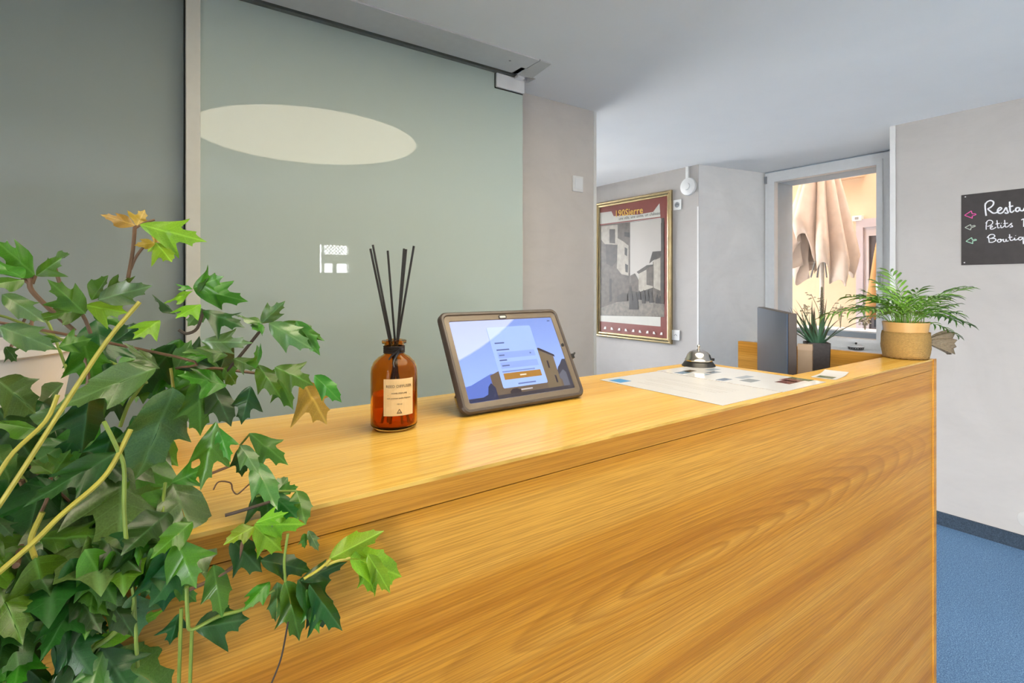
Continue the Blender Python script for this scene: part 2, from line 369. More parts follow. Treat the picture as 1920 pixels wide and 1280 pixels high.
# ================================================================== THE ROUND CEILING LAMP
LX, LY, LR = 0.88, 0.39, 0.69
lamp = empty('ceiling_lamp', (LX, LY, CEIL), label='large round ceiling light whose bright oval mirrors in the green glass', cat='lamp')
t = NT('lamp_diffuser'); vn = t.noise(t.coord(), 2.0, 2)
t.set(Base_Color=(0.8,0.8,0.78), Roughness=0.6, Emission_Color=t.ramp(vn, [(0.2, tuple(x*0.97 for x in LAMP_COL)), (0.8, LAMP_COL)]), Emission_Strength=LAMP_STR)
dm = MB(); N = 72
dm.add([(LR*math.cos(2*math.pi*k/N), LR*math.sin(2*math.pi*k/N), -0.012) for k in range(N)], [tuple(range(N-1,-1,-1))])
me_o = dm.build('diffuser', t.m, lamp)
for p in me_o.data.polygons:
    if p.normal.z > 0: me_o.data.flip_normals(); break
MB().lathe([(LR,-0.0005),(LR+0.012,-0.0005),(LR+0.012,-0.016),(LR,-0.016),(LR,-0.0005)],72,cap=False).build('rim','white',lamp,smooth=True)

# ================================================================== THE COUNTER
CB = 0.512; CA0, CA1 = -0.75, 1.845
BS = CB+0.098                        # back of the narrow strip on the right
NOTCH = 1.235
BK0, BK1 = 0.925, 0.865              # back edge left / at the notch
ctr = empty('reception_counter', (0, CB, 0), label='long oak veneered reception counter with glossy top running across the room', cat='counter')
def C2(a, b): return (a, b-CB)
top = MB(); top.prism([C2(CA0,CB-0.001), C2(CA1-0.021,CB-0.001), C2(CA1-0.021,BS), C2(NOTCH,BS), C2(NOTCH,BK1), C2(CA0,BK0)], CT-0.004, CT)
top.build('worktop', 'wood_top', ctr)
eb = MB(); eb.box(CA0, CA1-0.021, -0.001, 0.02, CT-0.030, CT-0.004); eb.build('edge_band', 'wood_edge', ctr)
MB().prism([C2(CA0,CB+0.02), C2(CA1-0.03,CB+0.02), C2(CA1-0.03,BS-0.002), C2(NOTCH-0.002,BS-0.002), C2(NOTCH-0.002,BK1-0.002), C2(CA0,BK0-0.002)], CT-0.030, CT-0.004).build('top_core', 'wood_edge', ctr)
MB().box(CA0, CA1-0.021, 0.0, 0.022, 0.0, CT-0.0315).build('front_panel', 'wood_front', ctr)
MB().box(CA0, CA1-0.021, BS-CB-0.022, BS-CB-0.003, 0.0, CT-0.030).build('back_panel', 'wood_side', ctr)
MB().box(CA1-0.020, CA1, -0.002, 1.105-CB, 0.0, CT-0.0005).build('side_panel', 'wood_side', ctr)
MB().box(CA1-0.0205, CA1+0.0005, -0.0035, -0.0015, 0.0, CT).build('side_edge_band', 'wood_edge', ctr)
DESK = 0.90
MB().box(NOTCH-0.2, CA1-0.0205, BS-CB-0.002, 1.10-CB, DESK-0.03, DESK).build('desk_shelf', 'wood_top', ctr)


# ================================================================== REED DIFFUSER
def glassy(name, col, dens, rough=0.02):
    t = NT(name); v = t.noise(t.coord(), 20, 2)
    c = t.ramp(v, [(0.2, tuple(x*0.97 for x in col)), (0.8, col)])
    return t.set(Base_Color=c, Roughness=rough, Transmission_Weight=1.0, IOR=1.25)
p = on_z(739, 800, CT); PB = (p.x, p.y, CT)
rad = 43/F*(p-CAM).dot(VF)
k = rad/0.0335
dif = empty('reed_diffuser', PB, math.atan2(-VR.y, VR.x)*-1, label='amber glass reed diffuser bottle with black reeds on the counter', cat='diffuser')
prof_o = [(0.0,0.0),(0.024,0.0),(0.030,0.0015),(0.0335,0.006),(0.0335,0.080),(0.0325,0.088),(0.029,0.096),(0.0225,0.1025),(0.0160,0.106),(0.0140,0.108),(0.0140,0.1215),(0.0175,0.1225),(0.0178,0.1265),(0.0150,0.1275)]
prof_i = [(0.0118,0.1275),(0.0118,0.107),(0.0150,0.1035),(0.0205,0.1000),(0.027,0.094),(0.0305,0.087),(0.0313,0.080),(0.0313,0.010),(0.028,0.006),(0.0,0.0055)]
sc_ = lambda pr: [(r*k, z*k) for r, z in pr]
M['amber'] = glassy('amber_glass', (0.88, 0.42, 0.08), 1)
MB().lathe(sc_(prof_o+prof_i), 48).build('bottle', M['amber'], dif, smooth=True)
M['oil'] = plain('amber_oil', (0.36, 0.075, 0.006), 0.08, 0.04, 20)
t = NT('amber_oil_clear'); v = t.noise(t.coord(), 20, 2)
M['oil'] = t.set(Base_Color=t.ramp(v,[(0.2,(0.85,0.33,0.05)),(0.8,(0.9,0.36,0.06))]), Roughness=0.03, Transmission_Weight=0.75, IOR=1.2)
MB().lathe(sc_([(0.0,0.0062),(0.0275,0.0068),(0.0309,0.011),(0.0309,0.050),(0.0,0.0502)]), 40).build('perfume_oil', M['oil'], dif, smooth=True)
cd = MB()
for z in (0.1095,0.1122,0.1149,0.1176): cd.lathe(sc_([(0.0141,z-0.0013),(0.0153,z-0.0009),(0.0156,z),(0.0153,z+0.0009),(0.0141,z+0.0013)]),28,cap=False)
cd.build('neck_cord', plain('black_cord',(0.018,0.014,0.012),0.7,0.2,200), dif, smooth=True)
kn = MB(); fx = 0.0110*k; fy = -0.0115*k
kn.lathe([(0,-0.004),(0.003,-0.003),(0.0042,0),(0.003,0.003),(0,0.004)],12,(fx+0.003,fy-0.003,0.114*k))
kn.tube(smooth_path([(fx,fy-0.004,0.113*k),(fx-0.004,fy-0.010,0.105*k),(fx-0.006,fy-0.0165,0.098*k),(fx-0.004,fy-0.0205,0.092*k)]),0.0024,6,0.0012)
kn.tube(smooth_path([(fx,fy-0.004,0.113*k),(fx-0.009,fy-0.009,0.107*k),(fx-0.013,fy-0.014,0.1015*k)]),0.0022,6,0.001)
kn.build('cord_knot', M['black'], dif, smooth=True)
# paper label wrapped around the glass
lb = MB(); n = 12; a0, a1 = math.radians(-102), math.radians(-28); rr = 0.0338*k
vs = []
for i in range(n+1):
    a = a0+(a1-a0)*i/n
    for z in (0.024*k, 0.0755*k):
        for dr_ in (0, 0.0003): vs.append(((rr+dr_)*math.cos(a), (rr+dr_)*math.sin(a), z))
fs = []
for i in range(n):
    o = i*4; fs += [(o,o+4,o+6,o+2),(o+1,o+3,o+7,o+5),(o+2,o+6,o+7,o+3),(o,o+1,o+5,o+4)]
fs += [(0,2,3,1),(n*4,n*4+1,n*4+3,n*4+2)]
lb.add(vs, fs); lab = lb.build('paper_label', plain('cream_label',(0.78,0.56,0.27),0.7,0.03), dif)
M['ink'] = plain('brown_ink', (0.10,0.06,0.03), 0.7)
def wrap(me, z0, am):
    for v in me.vertices:
        a = am + v.co.x/rr; h = v.co.y; e = v.co.z
        v.co = ((rr+0.0005+e)*math.cos(a), (rr+0.0005+e)*math.sin(a), z0+h)
am = (a0+a1)/2
for s_, z_, sz in (('REED DIFFUSER',0.0635,0.0054),('HOME PERFUME',0.0545,0.0031),('with premium quality fragrance',0.0478,0.0027),('150 ml',0.0395,0.0028)):
    o = text_mesh('lettering', s_, sz*k, 'ink', lab, Matrix(), 'CENTER'); wrap(o.data, z_*k, am)
lm_ = MB(); lm_.box(-0.016*k,0.016*k,0,0.0005,0,0.0001)
o = lm_.build('rule', 'ink', lab); wrap(o.data, 0.0525*k, am)
tr = MB(); T = [Vector((-0.0034,0,0)),Vector((0.0034,0,0)),Vector((0,0.0058,0))]
for i in range(3): tr.tube([T[i]*k,T[(i+1)%3]*k],0.0004,4)
tr.tube([Vector((-0.002,0.0012,0))*k,Vector((0.0024,0.0012,0))*k],0.0003,4)
o = tr.build('triangle_mark', 'ink', lab); wrap(o.data, 0.0275*k, am)
# reeds: each a thin rod resting in the bottle
reed_m = plain('black_reed', (0.016,0.015,0.012), 0.65, 0.2, 150)
Dp = (p-CAM).dot(VF)
inv = Matrix.Translation(PB) @ Matrix.Rotation(dif.rotation_euler.z, 4, 'Z'); inv = inv.inverted()
for (tx, ty, ox, bx_, dy) in ((699,459,-0.005,0.018,0.002),(694.5,466,-0.0065,0.012,-0.006),(727,470,0.0,0.006,0.008),(757.5,466,0.004,-0.004,0.006),(761.5,467,0.0055,-0.006,-0.004),(776,461,0.006,-0.016,0.0)):
    tip = inv @ at(tx, ty, Dp+dy*3); mouth = Vector((ox*0.9*k, dy*0.6*k, 0.126*k))
    d = (tip-mouth).normalized(); bot = mouth - d*((mouth.z-0.009*k)/d.z)
    rr_ = math.hypot(bot.x, bot.y)
    if rr_ > 0.026*k: bot.x *= 0.026*k/rr_; bot.y *= 0.026*k/rr_
    MB().tube([bot, mouth, tip], 0.0017, 8).build('reed', reed_m, dif, smooth=True)

# ================================================================== TABLET
TW, TH, TT = 0.262, 0.181, 0.016
tb = on_z(868, 785, CT); tbr = on_z(1103, 748, CT)
tilt = math.radians(29)
TO = Vector((tb.x+0.002, tb.y, CT+0.0005))
tab = empty('tablet', TO, label='tablet in a rugged dark case leaning on the counter with its screen lit', cat='tablet')
ex = Vector((1,0,0)); ey = Vector((0, math.sin(tilt), math.cos(tilt))); ez = ex.cross(ey)   # ez points to the viewer side (-b, up)
TM = Matrix((ex, ey, ez)).transposed().to_4x4(); TM.translation = Vector((0, TT*math.cos(tilt)*0+0.0, 0))+Vector((0,0.0,TT*math.sin(tilt)*0))
def rrect(x0, x1, y0, y1, r, n=6):
    out = []
    for cx, cy, a in ((x1-r,y0+r,-90),(x1-r,y1-r,0),(x0+r,y1-r,90),(x0+r,y0+r,180)):
        for i in range(n+1):
            t = math.radians(a+90*i/n); out.append((cx+r*math.cos(t), cy+r*math.sin(t)))
    return out
def loops(mb, ls, cap0=False, cap1=False):
    n = len(ls[0][0]); vs = []
    for pts, z in ls: vs += [(x, y, z) for x, y in pts]
    fs = [(i*n+j, i*n+(j+1)%n, (i+1)*n+(j+1)%n, (i+1)*n+j) for i in range(len(ls)-1) for j in range(n)]
    if cap0: fs.append(tuple(range(n-1,-1,-1)))
    if cap1: fs.append(tuple((len(ls)-1)*n+j for j in range(n)))
    mb.add(vs, fs); return mb
def tabpart(mb, name, mat, parent=None, smooth=False):
    mb.v = [tuple(TM @ Vector(v)) for v in mb.v]
    return mb.build(name, mat, parent or tab, smooth=smooth)
case_m = plain('dark_rubber_case', (0.075,0.058,0.045), 0.38, 0.1, 80)
bz = 0.0195
cs = MB()
loops(cs, [(rrect(0.004,TW-0.004,0.004,TH-0.004,0.012),-TT), (rrect(0,TW,0,TH,0.014),-TT+0.004), (rrect(0,TW,0,TH,0.014),-0.003), (rrect(0.0025,TW-0.0025,0.0025,TH-0.0025,0.012),0.0),
           (rrect(0.006,TW-0.006,0.006,TH-0.006,0.010),0.0), (rrect(0.0075,TW-0.0075,0.0075,TH-0.0075,0.009),-0.0022)], cap0=True)
tabpart(cs, 'case', case_m, smooth=True)
bzm = MB(); loops(bzm, [(rrect(0.0075,TW-0.0075,0.0075,TH-0.0075,0.009),-0.0024), (rrect(bz-0.003,TW-bz+0.003,bz-0.003,TH-bz+0.003,0.004),-0.0030), (rrect(bz-0.002,TW-bz+0.002,bz-0.002,TH-bz+0.002,0.003),-0.0045)])
tabpart(bzm, 'bezel', plain('bronze_bezel',(0.17,0.135,0.095),0.33,0.05,60,Metallic=0.25), smooth=True)
# screen: a dark sheet of glass with the picture lit behind it
SX0, SX1, SY0, SY1 = bz-0.002, TW-bz+0.002, bz-0.002, TH-bz+0.002
SZ = -0.0044
def sp(u, v): return Vector((SX0+(SX1-SX0)*u, SY1-(SY1-SY0)*v, 0))
t = NT('screen_sky'); tc = t.n('ShaderNodeTexCoord'); sep = t.n('ShaderNodeSeparateXYZ'); t.l(tc.outputs['Object'], sep.inputs[0])
t.set(Base_Color=(0.01,0.01,0.012), Roughness=0.03, IOR=1.6, Emission_Color=t.ramp(t.math('MULTIPLY', sep.outputs['Z'], 6.0), [(0.15,(0.30,0.43,0.86)),(0.9,(0.19,0.27,0.62))]), Emission_Strength=0.32)
M['scr_sky'] = t.m
sc0 = MB(); loops(sc0, [([(SX0,SY0),(SX1,SY0),(SX1,SY1),(SX0,SY1)],SZ-0.001),([(SX0,SY0),(SX1,SY0),(SX1,SY1),(SX0,SY1)],SZ)], True, True)
scr = tabpart(sc0, 'screen', M['scr_sky'])
lay = [0]
def sheet(name, uv, col, st=1.0):
    lay[0] += 1; z = SZ+0.00004*lay[0]
    pts = [sp(*q) for q in uv]; mb = MB(); n = len(pts)
    mb.add([(q.x,q.y,z-0.00003) for q in pts]+[(q.x,q.y,z) for q in pts], [tuple(range(n-1,-1,-1)),tuple(range(n,2*n))]+[(i,(i+1)%n,n+(i+1)%n,n+i) for i in range(n)])
    key = 'glow_%d'%lay[0]
    return tabpart(mb, name, glow(key, col, st*0.32, 0.03), scr)
def rect(u0,u1,v0,v1): return [(u0,v1),(u1,v1),(u1,v0),(u0,v0)]
sheet('mountain', [(0,1),(0.30,1),(0.30,0.70),(0.24,0.69),(0.17,0.73),(0.10,0.77),(0.05,0.80),(0.0,0.81)], (0.10,0.16,0.52))
sheet('far_house', [(0.86,1),(1,1),(1,0.60),(0.965,0.60),(0.93,0.66),(0.90,0.70),(0.86,0.80)], (0.05,0.045,0.06))
sheet('house_gable', [(0.885,0.97),(0.965,0.97),(0.965,0.78),(0.94,0.74),(0.885,0.80)], (0.12,0.12,0.15))
sheet('castle_wing', [(0.23,1),(0.9,1),(0.9,0.86),(0.36,0.86),(0.36,0.68),(0.33,0.66),(0.23,0.71)], (0.135,0.09,0.055))
sheet('castle_tower', [(0.74,0.97),(0.88,0.97),(0.885,0.55),(0.74,0.44)], (0.17,0.12,0.065))
sheet('tower_roof', [(0.74,0.44),(0.74,0.42),(0.765,0.42),(0.90,0.53),(0.90,0.56)], (0.045,0.03,0.03))
for u,v in ((0.80,0.60),(0.835,0.80)): sheet('tower_window', rect(u,u+0.016,v,v+0.10), (0.03,0.02,0.03))
sheet('archway', [(0.37,1),(0.47,1),(0.47,0.93),(0.44,0.90),(0.40,0.90),(0.37,0.93)], (0.03,0.018,0.02))
sheet('street', rect(0.0,1.0,0.955,1.0), (0.045,0.035,0.04))
sheet('trees', [(0.0,1),(0.25,1),(0.25,0.86),(0.22,0.80),(0.19,0.84),(0.17,0.93),(0.10,0.97),(0.05,0.955),(0,0.97)], (0.022,0.025,0.07))
sheet('form_card', [(q.x,q.y) for q in [Vector((0.315+(0.745-0.315)*x, 0.10+(0.885-0.10)*y)) for x,y in rrect(0,1,0,1,0.03)]], (0.33,0.46,0.90))
sheet('input_field', rect(0.35,0.71,0.435,0.515), (0.26,0.36,0.74)); sheet('input_field', rect(0.35,0.71,0.565,0.645), (0.26,0.36,0.74))
sheet('submit_button', rect(0.35,0.71,0.705,0.785), (0.36,0.17,0.022))
for (u0,u1,v,cc) in ((0.36,0.41,0.475,(0.10,0.13,0.3)),(0.36,0.43,0.61,(0.10,0.13,0.3)),(0.35,0.47,0.405,(0.08,0.1,0.25)),(0.35,0.42,0.54,(0.08,0.1,0.25)),(0.35,0.44,0.315,(0.08,0.1,0.25)),
                     (0.345,0.66,0.685,(0.18,0.24,0.5)),(0.46,0.63,0.85,(0.12,0.15,0.35)),(0.50,0.56,0.745,(0.75,0.65,0.5)),(0.47,0.58,0.925,(0.5,0.45,0.45)),(0.945,0.955,0.05,(0.05,0.06,0.12)),(0.96,0.97,0.05,(0.05,0.06,0.12)),(0.655,0.67,0.475,(0.1,0.13,0.3))):
    sheet('text_line', rect(u0,u1,v-0.008,v+0.008), cc)
sp_ = MB(); loops(sp_, [(rrect(TW/2-0.0095,TW/2+0.0075,TH-0.0165,TH-0.0085,0.003),-0.0016),(rrect(TW/2-0.0095,TW/2+0.0075,TH-0.0165,TH-0.0085,0.003),-0.0028)],True,True); tabpart(sp_,'speaker_slot','black')
sp_ = MB(); loops(sp_, [(rrect(TW/2-0.008,TW/2+0.005,TH-0.0150,TH-0.0112,0.0018),-0.0012),(rrect(TW/2-0.008,TW/2+0.005,TH-0.0150,TH-0.0112,0.0018),-0.0020)],True,True); tabpart(sp_,'speaker_grille',plain('pale_grille',(0.6,0.57,0.52),0.5))
cm = MB(); cm.lathe([(0,-0.0016),(0.0034,-0.0016),(0.0034,-0.004),(0,-0.004)],16,(TW-0.0128,TH*0.57,0)); tabpart(cm,'camera_hole','black',smooth=True)
pl_ = MB(); pl_.box(TW-0.001,TW+0.010,TH*0.42,TH*0.47,-0.013,-0.006); tabpart(pl_,'cable_plug',M['black'])
# kick stand behind
ks = MB(); ks.add(*[[ (0.06,TH*0.62,-TT),(TW-0.06,TH*0.62,-TT),(TW-0.06,TH*0.62+0.004,-TT),(0.06,TH*0.62+0.004,-TT)],[(0,1,2,3)]])
hz = TM @ Vector((0.06,TH*0.6,-TT)); ks = MB()
foot = Vector((0.06, hz.y+0.075, 0.0006))
def stp(q): return tuple(q)
ks.add([(0.06,hz.y,hz.z),(TW-0.06,hz.y,hz.z),(TW-0.06,hz.y+0.004,hz.z+0.002),(0.06,hz.y+0.004,hz.z+0.002),(0.06,foot.y-0.004,0.0),(TW-0.06,foot.y-0.004,0.0),(TW-0.06,foot.y,0.0),(0.06,foot.y,0.0)],
       [(0,1,5,4),(3,7,6,2),(0,3,2,1),(4,5,6,7),(0,4,7,3),(1,2,6,5)])
ks.build('kick_stand', case_m, tab)
cbp = [TM @ Vector((TW+0.008,TH*0.445,-0.0095)), Vector((TW+0.020,0.055,0.070)), Vector((TW+0.018,0.075,0.045)), Vector((TW-0.01,0.105,0.004)), Vector((TW-0.07,0.12,0.0025)), Vector((TW-0.16,0.085,0.0025))]
MB().tube(smooth_path(cbp,6),0.0019,8).build('charging_cable', M['black'], tab, smooth=True)
# lowest edge of the tilted case must rest on the counter
low = min((o.matrix_basis @ v.co).z for o in tab.children for v in o.data.vertices if o.name.startswith('case'))
tab.location.z = CT - low
for o in tab.children:
    if o.name.startswith(('kick_stand','charging_cable')):
        for v in o.data.vertices: v.co.z = max(v.co.z+low*(1 if v.co.z < 0.02 else 0), low+0.0003)

# ================================================================== PAPERS
paper_m = plain('white_paper', (0.52,0.52,0.53), 0.35, 0.01); lam_m = plain('laminated_sheet', (0.62,0.63,0.66), 0.08, 0.01)
def sheet_obj(name, a0,a1,b0,b1,z,th,mat,label,rot=0):
    o = empty(name, ((a0+a1)/2,(b0+b1)/2,z), rot, label=label, cat='paper')
    w_, h_ = (a1-a0)/2, (b1-b0)/2
    MB().box(-w_,w_,-h_,h_,0,th).build('page', mat, o)
    return o, w_, h_
pa = on_z(1125,712,CT); pb = on_z(1352.6,760.7,CT); pc = on_z(1459,735.6,CT); pd = on_z(1236.6,696,CT)
a0, a1, b0, b1 = (pa.x+pb.x)/2, (pc.x+pd.x)/2, CB+0.012, (pa.y+pd.y)/2
EPS = 0.0004
qr, w_, h_ = sheet_obj('information_sheet', a0,a1,b0,b1, CT+EPS, 0.0005, paper_m, 'white printed sheet with a blue logo lying flat near the counter edge')
blue = plain('blue_print',(0.035,0.22,0.50),0.4); greyp = plain('grey_print',(0.42,0.41,0.41),0.5); 
MB().box(-w_+0.010,-w_+0.045,h_-0.052,h_-0.018,0.0005,0.0007).build('logo', blue, qr)
for i, (x, y0_, y1_) in enumerate([(-0.052,-0.5,0.55),(-0.038,0.0,0.5),(-0.014,-0.55,0.6),(-0.004,-0.6,0.6),(0.006,-0.62,0.5),(0.026,-0.62,0.6),(0.036,-0.62,0.55),(0.046,-0.62,-0.1)]):
    MB().box(x-0.0012,x+0.0012,y0_*h_,y1_*h_,0.0005,0.0006).build('text_line', greyp, qr)
pe = on_z(1543.6,716,CT)
mp, w2, h2 = sheet_obj('laminated_map', a1+0.003, min(pe.x, NOTCH-0.012), CB+0.010, b1+0.004, CT+EPS, 0.0009, lam_m, 'glossy laminated sheet with small pictures lying beside the bell')
pics = [((0.10,0.19,0.30),-0.06,0.10,0.020,0.012),((0.10,0.08,0.06),-0.03,0.105,0.016,0.010),((0.25,0.33,0.42),-0.05,0.055,0.022,0.010),((0.18,0.22,0.28),0.0,0.06,0.02,0.010),((0.3,0.36,0.44),0.035,0.085,0.02,0.01),
        ((0.16,0.055,0.035),0.02,-0.105,0.022,0.016),((0.20,0.07,0.05),0.05,-0.10,0.016,0.02),((0.22,0.25,0.28),-0.03,-0.05,0.02,0.014),((0.30,0.34,0.40),0.0,-0.02,0.025,0.010),((0.09,0.14,0.07),0.08,-0.105,0.014,0.024),((0.12,0.17,0.26),-0.065,-0.01,0.018,0.010)]
for i,(c_,x,y,wx_,wy_) in enumerate(pics):
    MB().box(max(-w2,x-wx_),min(w2,x+wx_),y-wy_,y+wy_,0.0009,0.0010).build('picture', plain('map_print_%d'%i,c_,0.12), mp)
lf = empty('leaflet', (NOTCH+0.055, CB+0.04, CT+EPS), 0.12, label='narrow white leaflet on the counter strip next to the map', cat='leaflet')
lv = MB(); n = 8
for i in range(n+1):
    x = -0.06+0.12*i/n; z = 0.006*max(0,(i/n-0.5))**2*4
    lv.v += [(x*0.8,-0.024,z),(x*0.8,0.026,z),(x*0.8,-0.024,z+0.0006),(x*0.8,0.026,z+0.0006)]
for i in range(n):
    o_ = i*4; lv.f += [(o_,o_+1,o_+5,o_+4),(o_+2,o_+6,o_+7,o_+3),(o_,o_+4,o_+6,o_+2),(o_+1,o_+3,o_+7,o_+5)]
lv.f += [(0,2,3,1),(n*4,n*4+1,n*4+3,n*4+2)]
lv.build('page', paper_m, lf, smooth=True)
MB().box(-0.042,-0.012,-0.016,0.018,0.0007,0.0008).build('picture', plain('leaflet_green',(0.08,0.12,0.06),0.2), lf)

# ================================================================== CALL BELL
p = on_z(1307, 685.5, CT); 
bell = empty('service_bell', (min(p.x,NOTCH-0.05), min(p.y,BK1-0.045), CT), label='chrome dome service bell on a black base at the counter corner', cat='bell')
chrome = plain('brushed_nickel',(0.62,0.57,0.50),0.16,0.03,100,Metallic=1.0)
MB().lathe([(0,0),(0.0415,0),(0.042,0.002),(0.036,0.011),(0.033,0.0135),(0,0.0135)],40).build('base','black',bell,smooth=True)
MB().lathe([(0.034,0.0145),(0.0348,0.017),(0.0330,0.019),(0.0312,0.0225),(0.0285,0.030),(0.0225,0.0365),(0.014,0.0405),(0.0,0.042)],40).build('dome',chrome,bell,smooth=True)
MB().lathe([(0.0,0.0415),(0.0045,0.0415),(0.0045,0.0435),(0.0025,0.045),(0.0025,0.049),(0.0036,0.0505),(0.0036,0.053),(0.0018,0.0555),(0,0.056)],16).build('button',chrome,bell,smooth=True)
MB().box(0.025,0.034,-0.024,-0.018,0.0135,0.020).build('striker','black',bell)

# ================================================================== BEHIND THE COUNTER
# upright monitor
pm0 = at(1421, 575, 1.86); zt = pm0.z; pm1 = on_z(1487, 589.5, zt); pm1 = CAM + (pm1-CAM)*1.0
d = (pm1-pm0); d.z = 0; Lm = 0.46; d.normalize(); pm1 = pm0 + d*Lm
nm = Vector((-d.y, d.x, 0)); nm = nm if nm.dot(VR) > 0 else -nm
hgt = zt-DESK-0.0
mon = empty('monitor', (pm0.x, pm0.y, DESK), math.atan2(d.y, d.x), label='slim dark monitor with a painted blue-grey sheen standing upright behind the counter', cat='monitor')
s_ = 1 if (Matrix.Rotation(mon.rotation_euler.z,3,'Z') @ Vector((0,1,0))).dot(nm) > 0 else -1
def ybox(mb, x0,x1,y0,y1,z0,z1): return mb.box(x0,x1,min(s_*y0,s_*y1),max(s_*y0,s_*y1),z0,z1)
ybox(MB(),0,Lm,0.0,0.022,0.05,hgt).build('housing', plain('brown_black_plastic',(0.05,0.038,0.032),0.45,0.1), mon, bevel=0.002)
ybox(MB(),0.002,Lm-0.002,-0.0022,-0.0005,0.052,hgt-0.002).build('screen', plain('painted_sheen_screen',(0.055,0.10,0.185),0.35,0.05,Specular_IOR_Level=0.25), mon)  # blue-grey reflection of daylight put into the screen's base colour
st = MB(); ybox(st,Lm/2-0.04,Lm/2+0.04,0.022,0.035,0.0,0.22); ybox(st,Lm/2-0.09,Lm/2+0.09,-0.06,0.055,0.0,0.012); st.build('stand', 'black', mon)
# small box beside it
pbx = at(1510, 645, 1.62)
bx = empty('card_box', (pbx.x, pbx.y, DESK), 0.3, label='small beige cardboard box between the monitor and the dark pot', cat='box')
hb = pbx.z-DESK
MB().box(-0.009,0.009,-0.02,0.02,0,hb-0.012).build('body', plain('beige_card',(0.34,0.25,0.17),0.6,0.05), bx)
MB().box(-0.0095,0.0095,-0.0205,0.0205,hb-0.018,hb).build('lid', plain('beige_card_lid',(0.42,0.31,0.22),0.6,0.05), bx)
# dark square pot with a spiky succulent
pp = at(1531, 641, 1.66)
pot = empty('spiky_succulent', (pp.x, pp.y, DESK), 0.62, label='spiky green succulent with brown tips in a tall dark square pot', cat='plant')
hp = pp.z-DESK
pm_ = MB(); wt, wb_ = 0.0335, 0.026
loops(pm_, [(rrect(-wb_,wb_,-wb_,wb_,0.003,2),0.0),(rrect(-wt,wt,-wt,wt,0.003,2),hp),(rrect(-wt+0.004,wt-0.004,-wt+0.004,wt-0.004,0.002,2),hp),(rrect(-wt+0.004,wt-0.004,-wt+0.004,wt-0.004,0.002,2),hp-0.018)],True,True)
pm_.build('pot', plain('dark_brown_ceramic',(0.028,0.022,0.020),0.5,0.3,120), pot)
def tipped(name, base, mid, tip, z0, z1):
    t = NT(name); tc = t.n('ShaderNodeTexCoord'); sep = t.n('ShaderNodeSeparateXYZ'); t.l(tc.outputs['UV'], sep.inputs[0])
    f = t.math('ADD', sep.outputs['X'], t.math('MULTIPLY_ADD', t.noise(t.coord(), 60, 2), 0.2, -0.1))
    return t.set(Base_Color=t.ramp(f, [(0.0, base), (z0, mid), (z1, tip)]), Roughness=0.45)
M['succ'] = tipped('succulent_leaf', (0.10,0.22,0.14), (0.06,0.15,0.08), (0.055,0.04,0.025), 0.45, 0.8)
def blade_mesh(name, L, w0, curve, mat, n=7):
    vs = []; fs = []; uv = []
    for i in range(n+1):
        t = i/n; x = L*(t - 0.25*abs(curve)*t*t); z = curve*L*t*t; w = w0*(0.75+0.6*t*(1-t))*(1-t**2.2)+0.0001
        for k, (yy, zz) in enumerate(((-w,0.25*w),(0,-0.15*w),(w,0.25*w))): vs.append((x,yy,z+zz)); uv.append((t, k/2))
    for i in range(n):
        for k in range(2): o = i*3+k; fs.append((o,o+3,o+4,o+1))
    me = bpy.data.meshes.new(name); me.from_pydata(vs, [], fs); ul = me.uv_layers.new(name='UVMap')
    for lp in me.loops: ul.data[lp.index].uv = uv[lp.vertex_index]
    for p_ in me.polygons: p_.use_smooth = True
    me.materials.append(mat); return me
bms = [blade_mesh('succulent_blade', 0.10, 0.0045, c, M['succ']) for c in (-0.25, 0.05, 0.22)]
for i in range(46):
    o = bpy.data.objects.new('leaf', bms[i%3]); C.objects.link(o); attach(o, pot)
    az = R.uniform(0, 6.283); el = math.radians(R.uniform(35, 86)); L = R.uniform(0.8, 1.75)
    o.location = (0.012*math.cos(az), 0.012*math.sin(az), hp-0.012)
    o.rotation_euler = (R.uniform(-0.3,0.3), -el, az); o.scale = (L, 1.0, L)
# little lidded dish on the window sill
q = on_a(1605, 657, AW-0.075)
dish = empty('lidded_dish', (q.x, q.y, SILL), label='small black dish with a white lid on the window sill', cat='dish')
MB().lathe([(0,0),(0.044,0),(0.050,0.004),(0.051,0.020),(0,0.020)],32).build('bowl','black',dish,smooth=True)
MB().lathe([(0.0,0.0205),(0.053,0.0205),(0.053,0.024),(0.030,0.033),(0,0.036)],32).build('lid','white',dish,smooth=True)
MB().lathe([(0,0.036),(0.005,0.037),(0.004,0.041),(0.009,0.046),(0.007,0.051),(0,0.053)],16).build('knob','black',dish,smooth=True)
for kx in range(20):
    a = 2*math.pi*kx/20
    MB().lathe([(0,-0.0006),(0.003,-0.0006),(0.003,0.0006),(0,0.0006)],6,(0.0510*math.cos(a),0.0510*math.sin(a),0.011)).build('white_dot','white',dish)

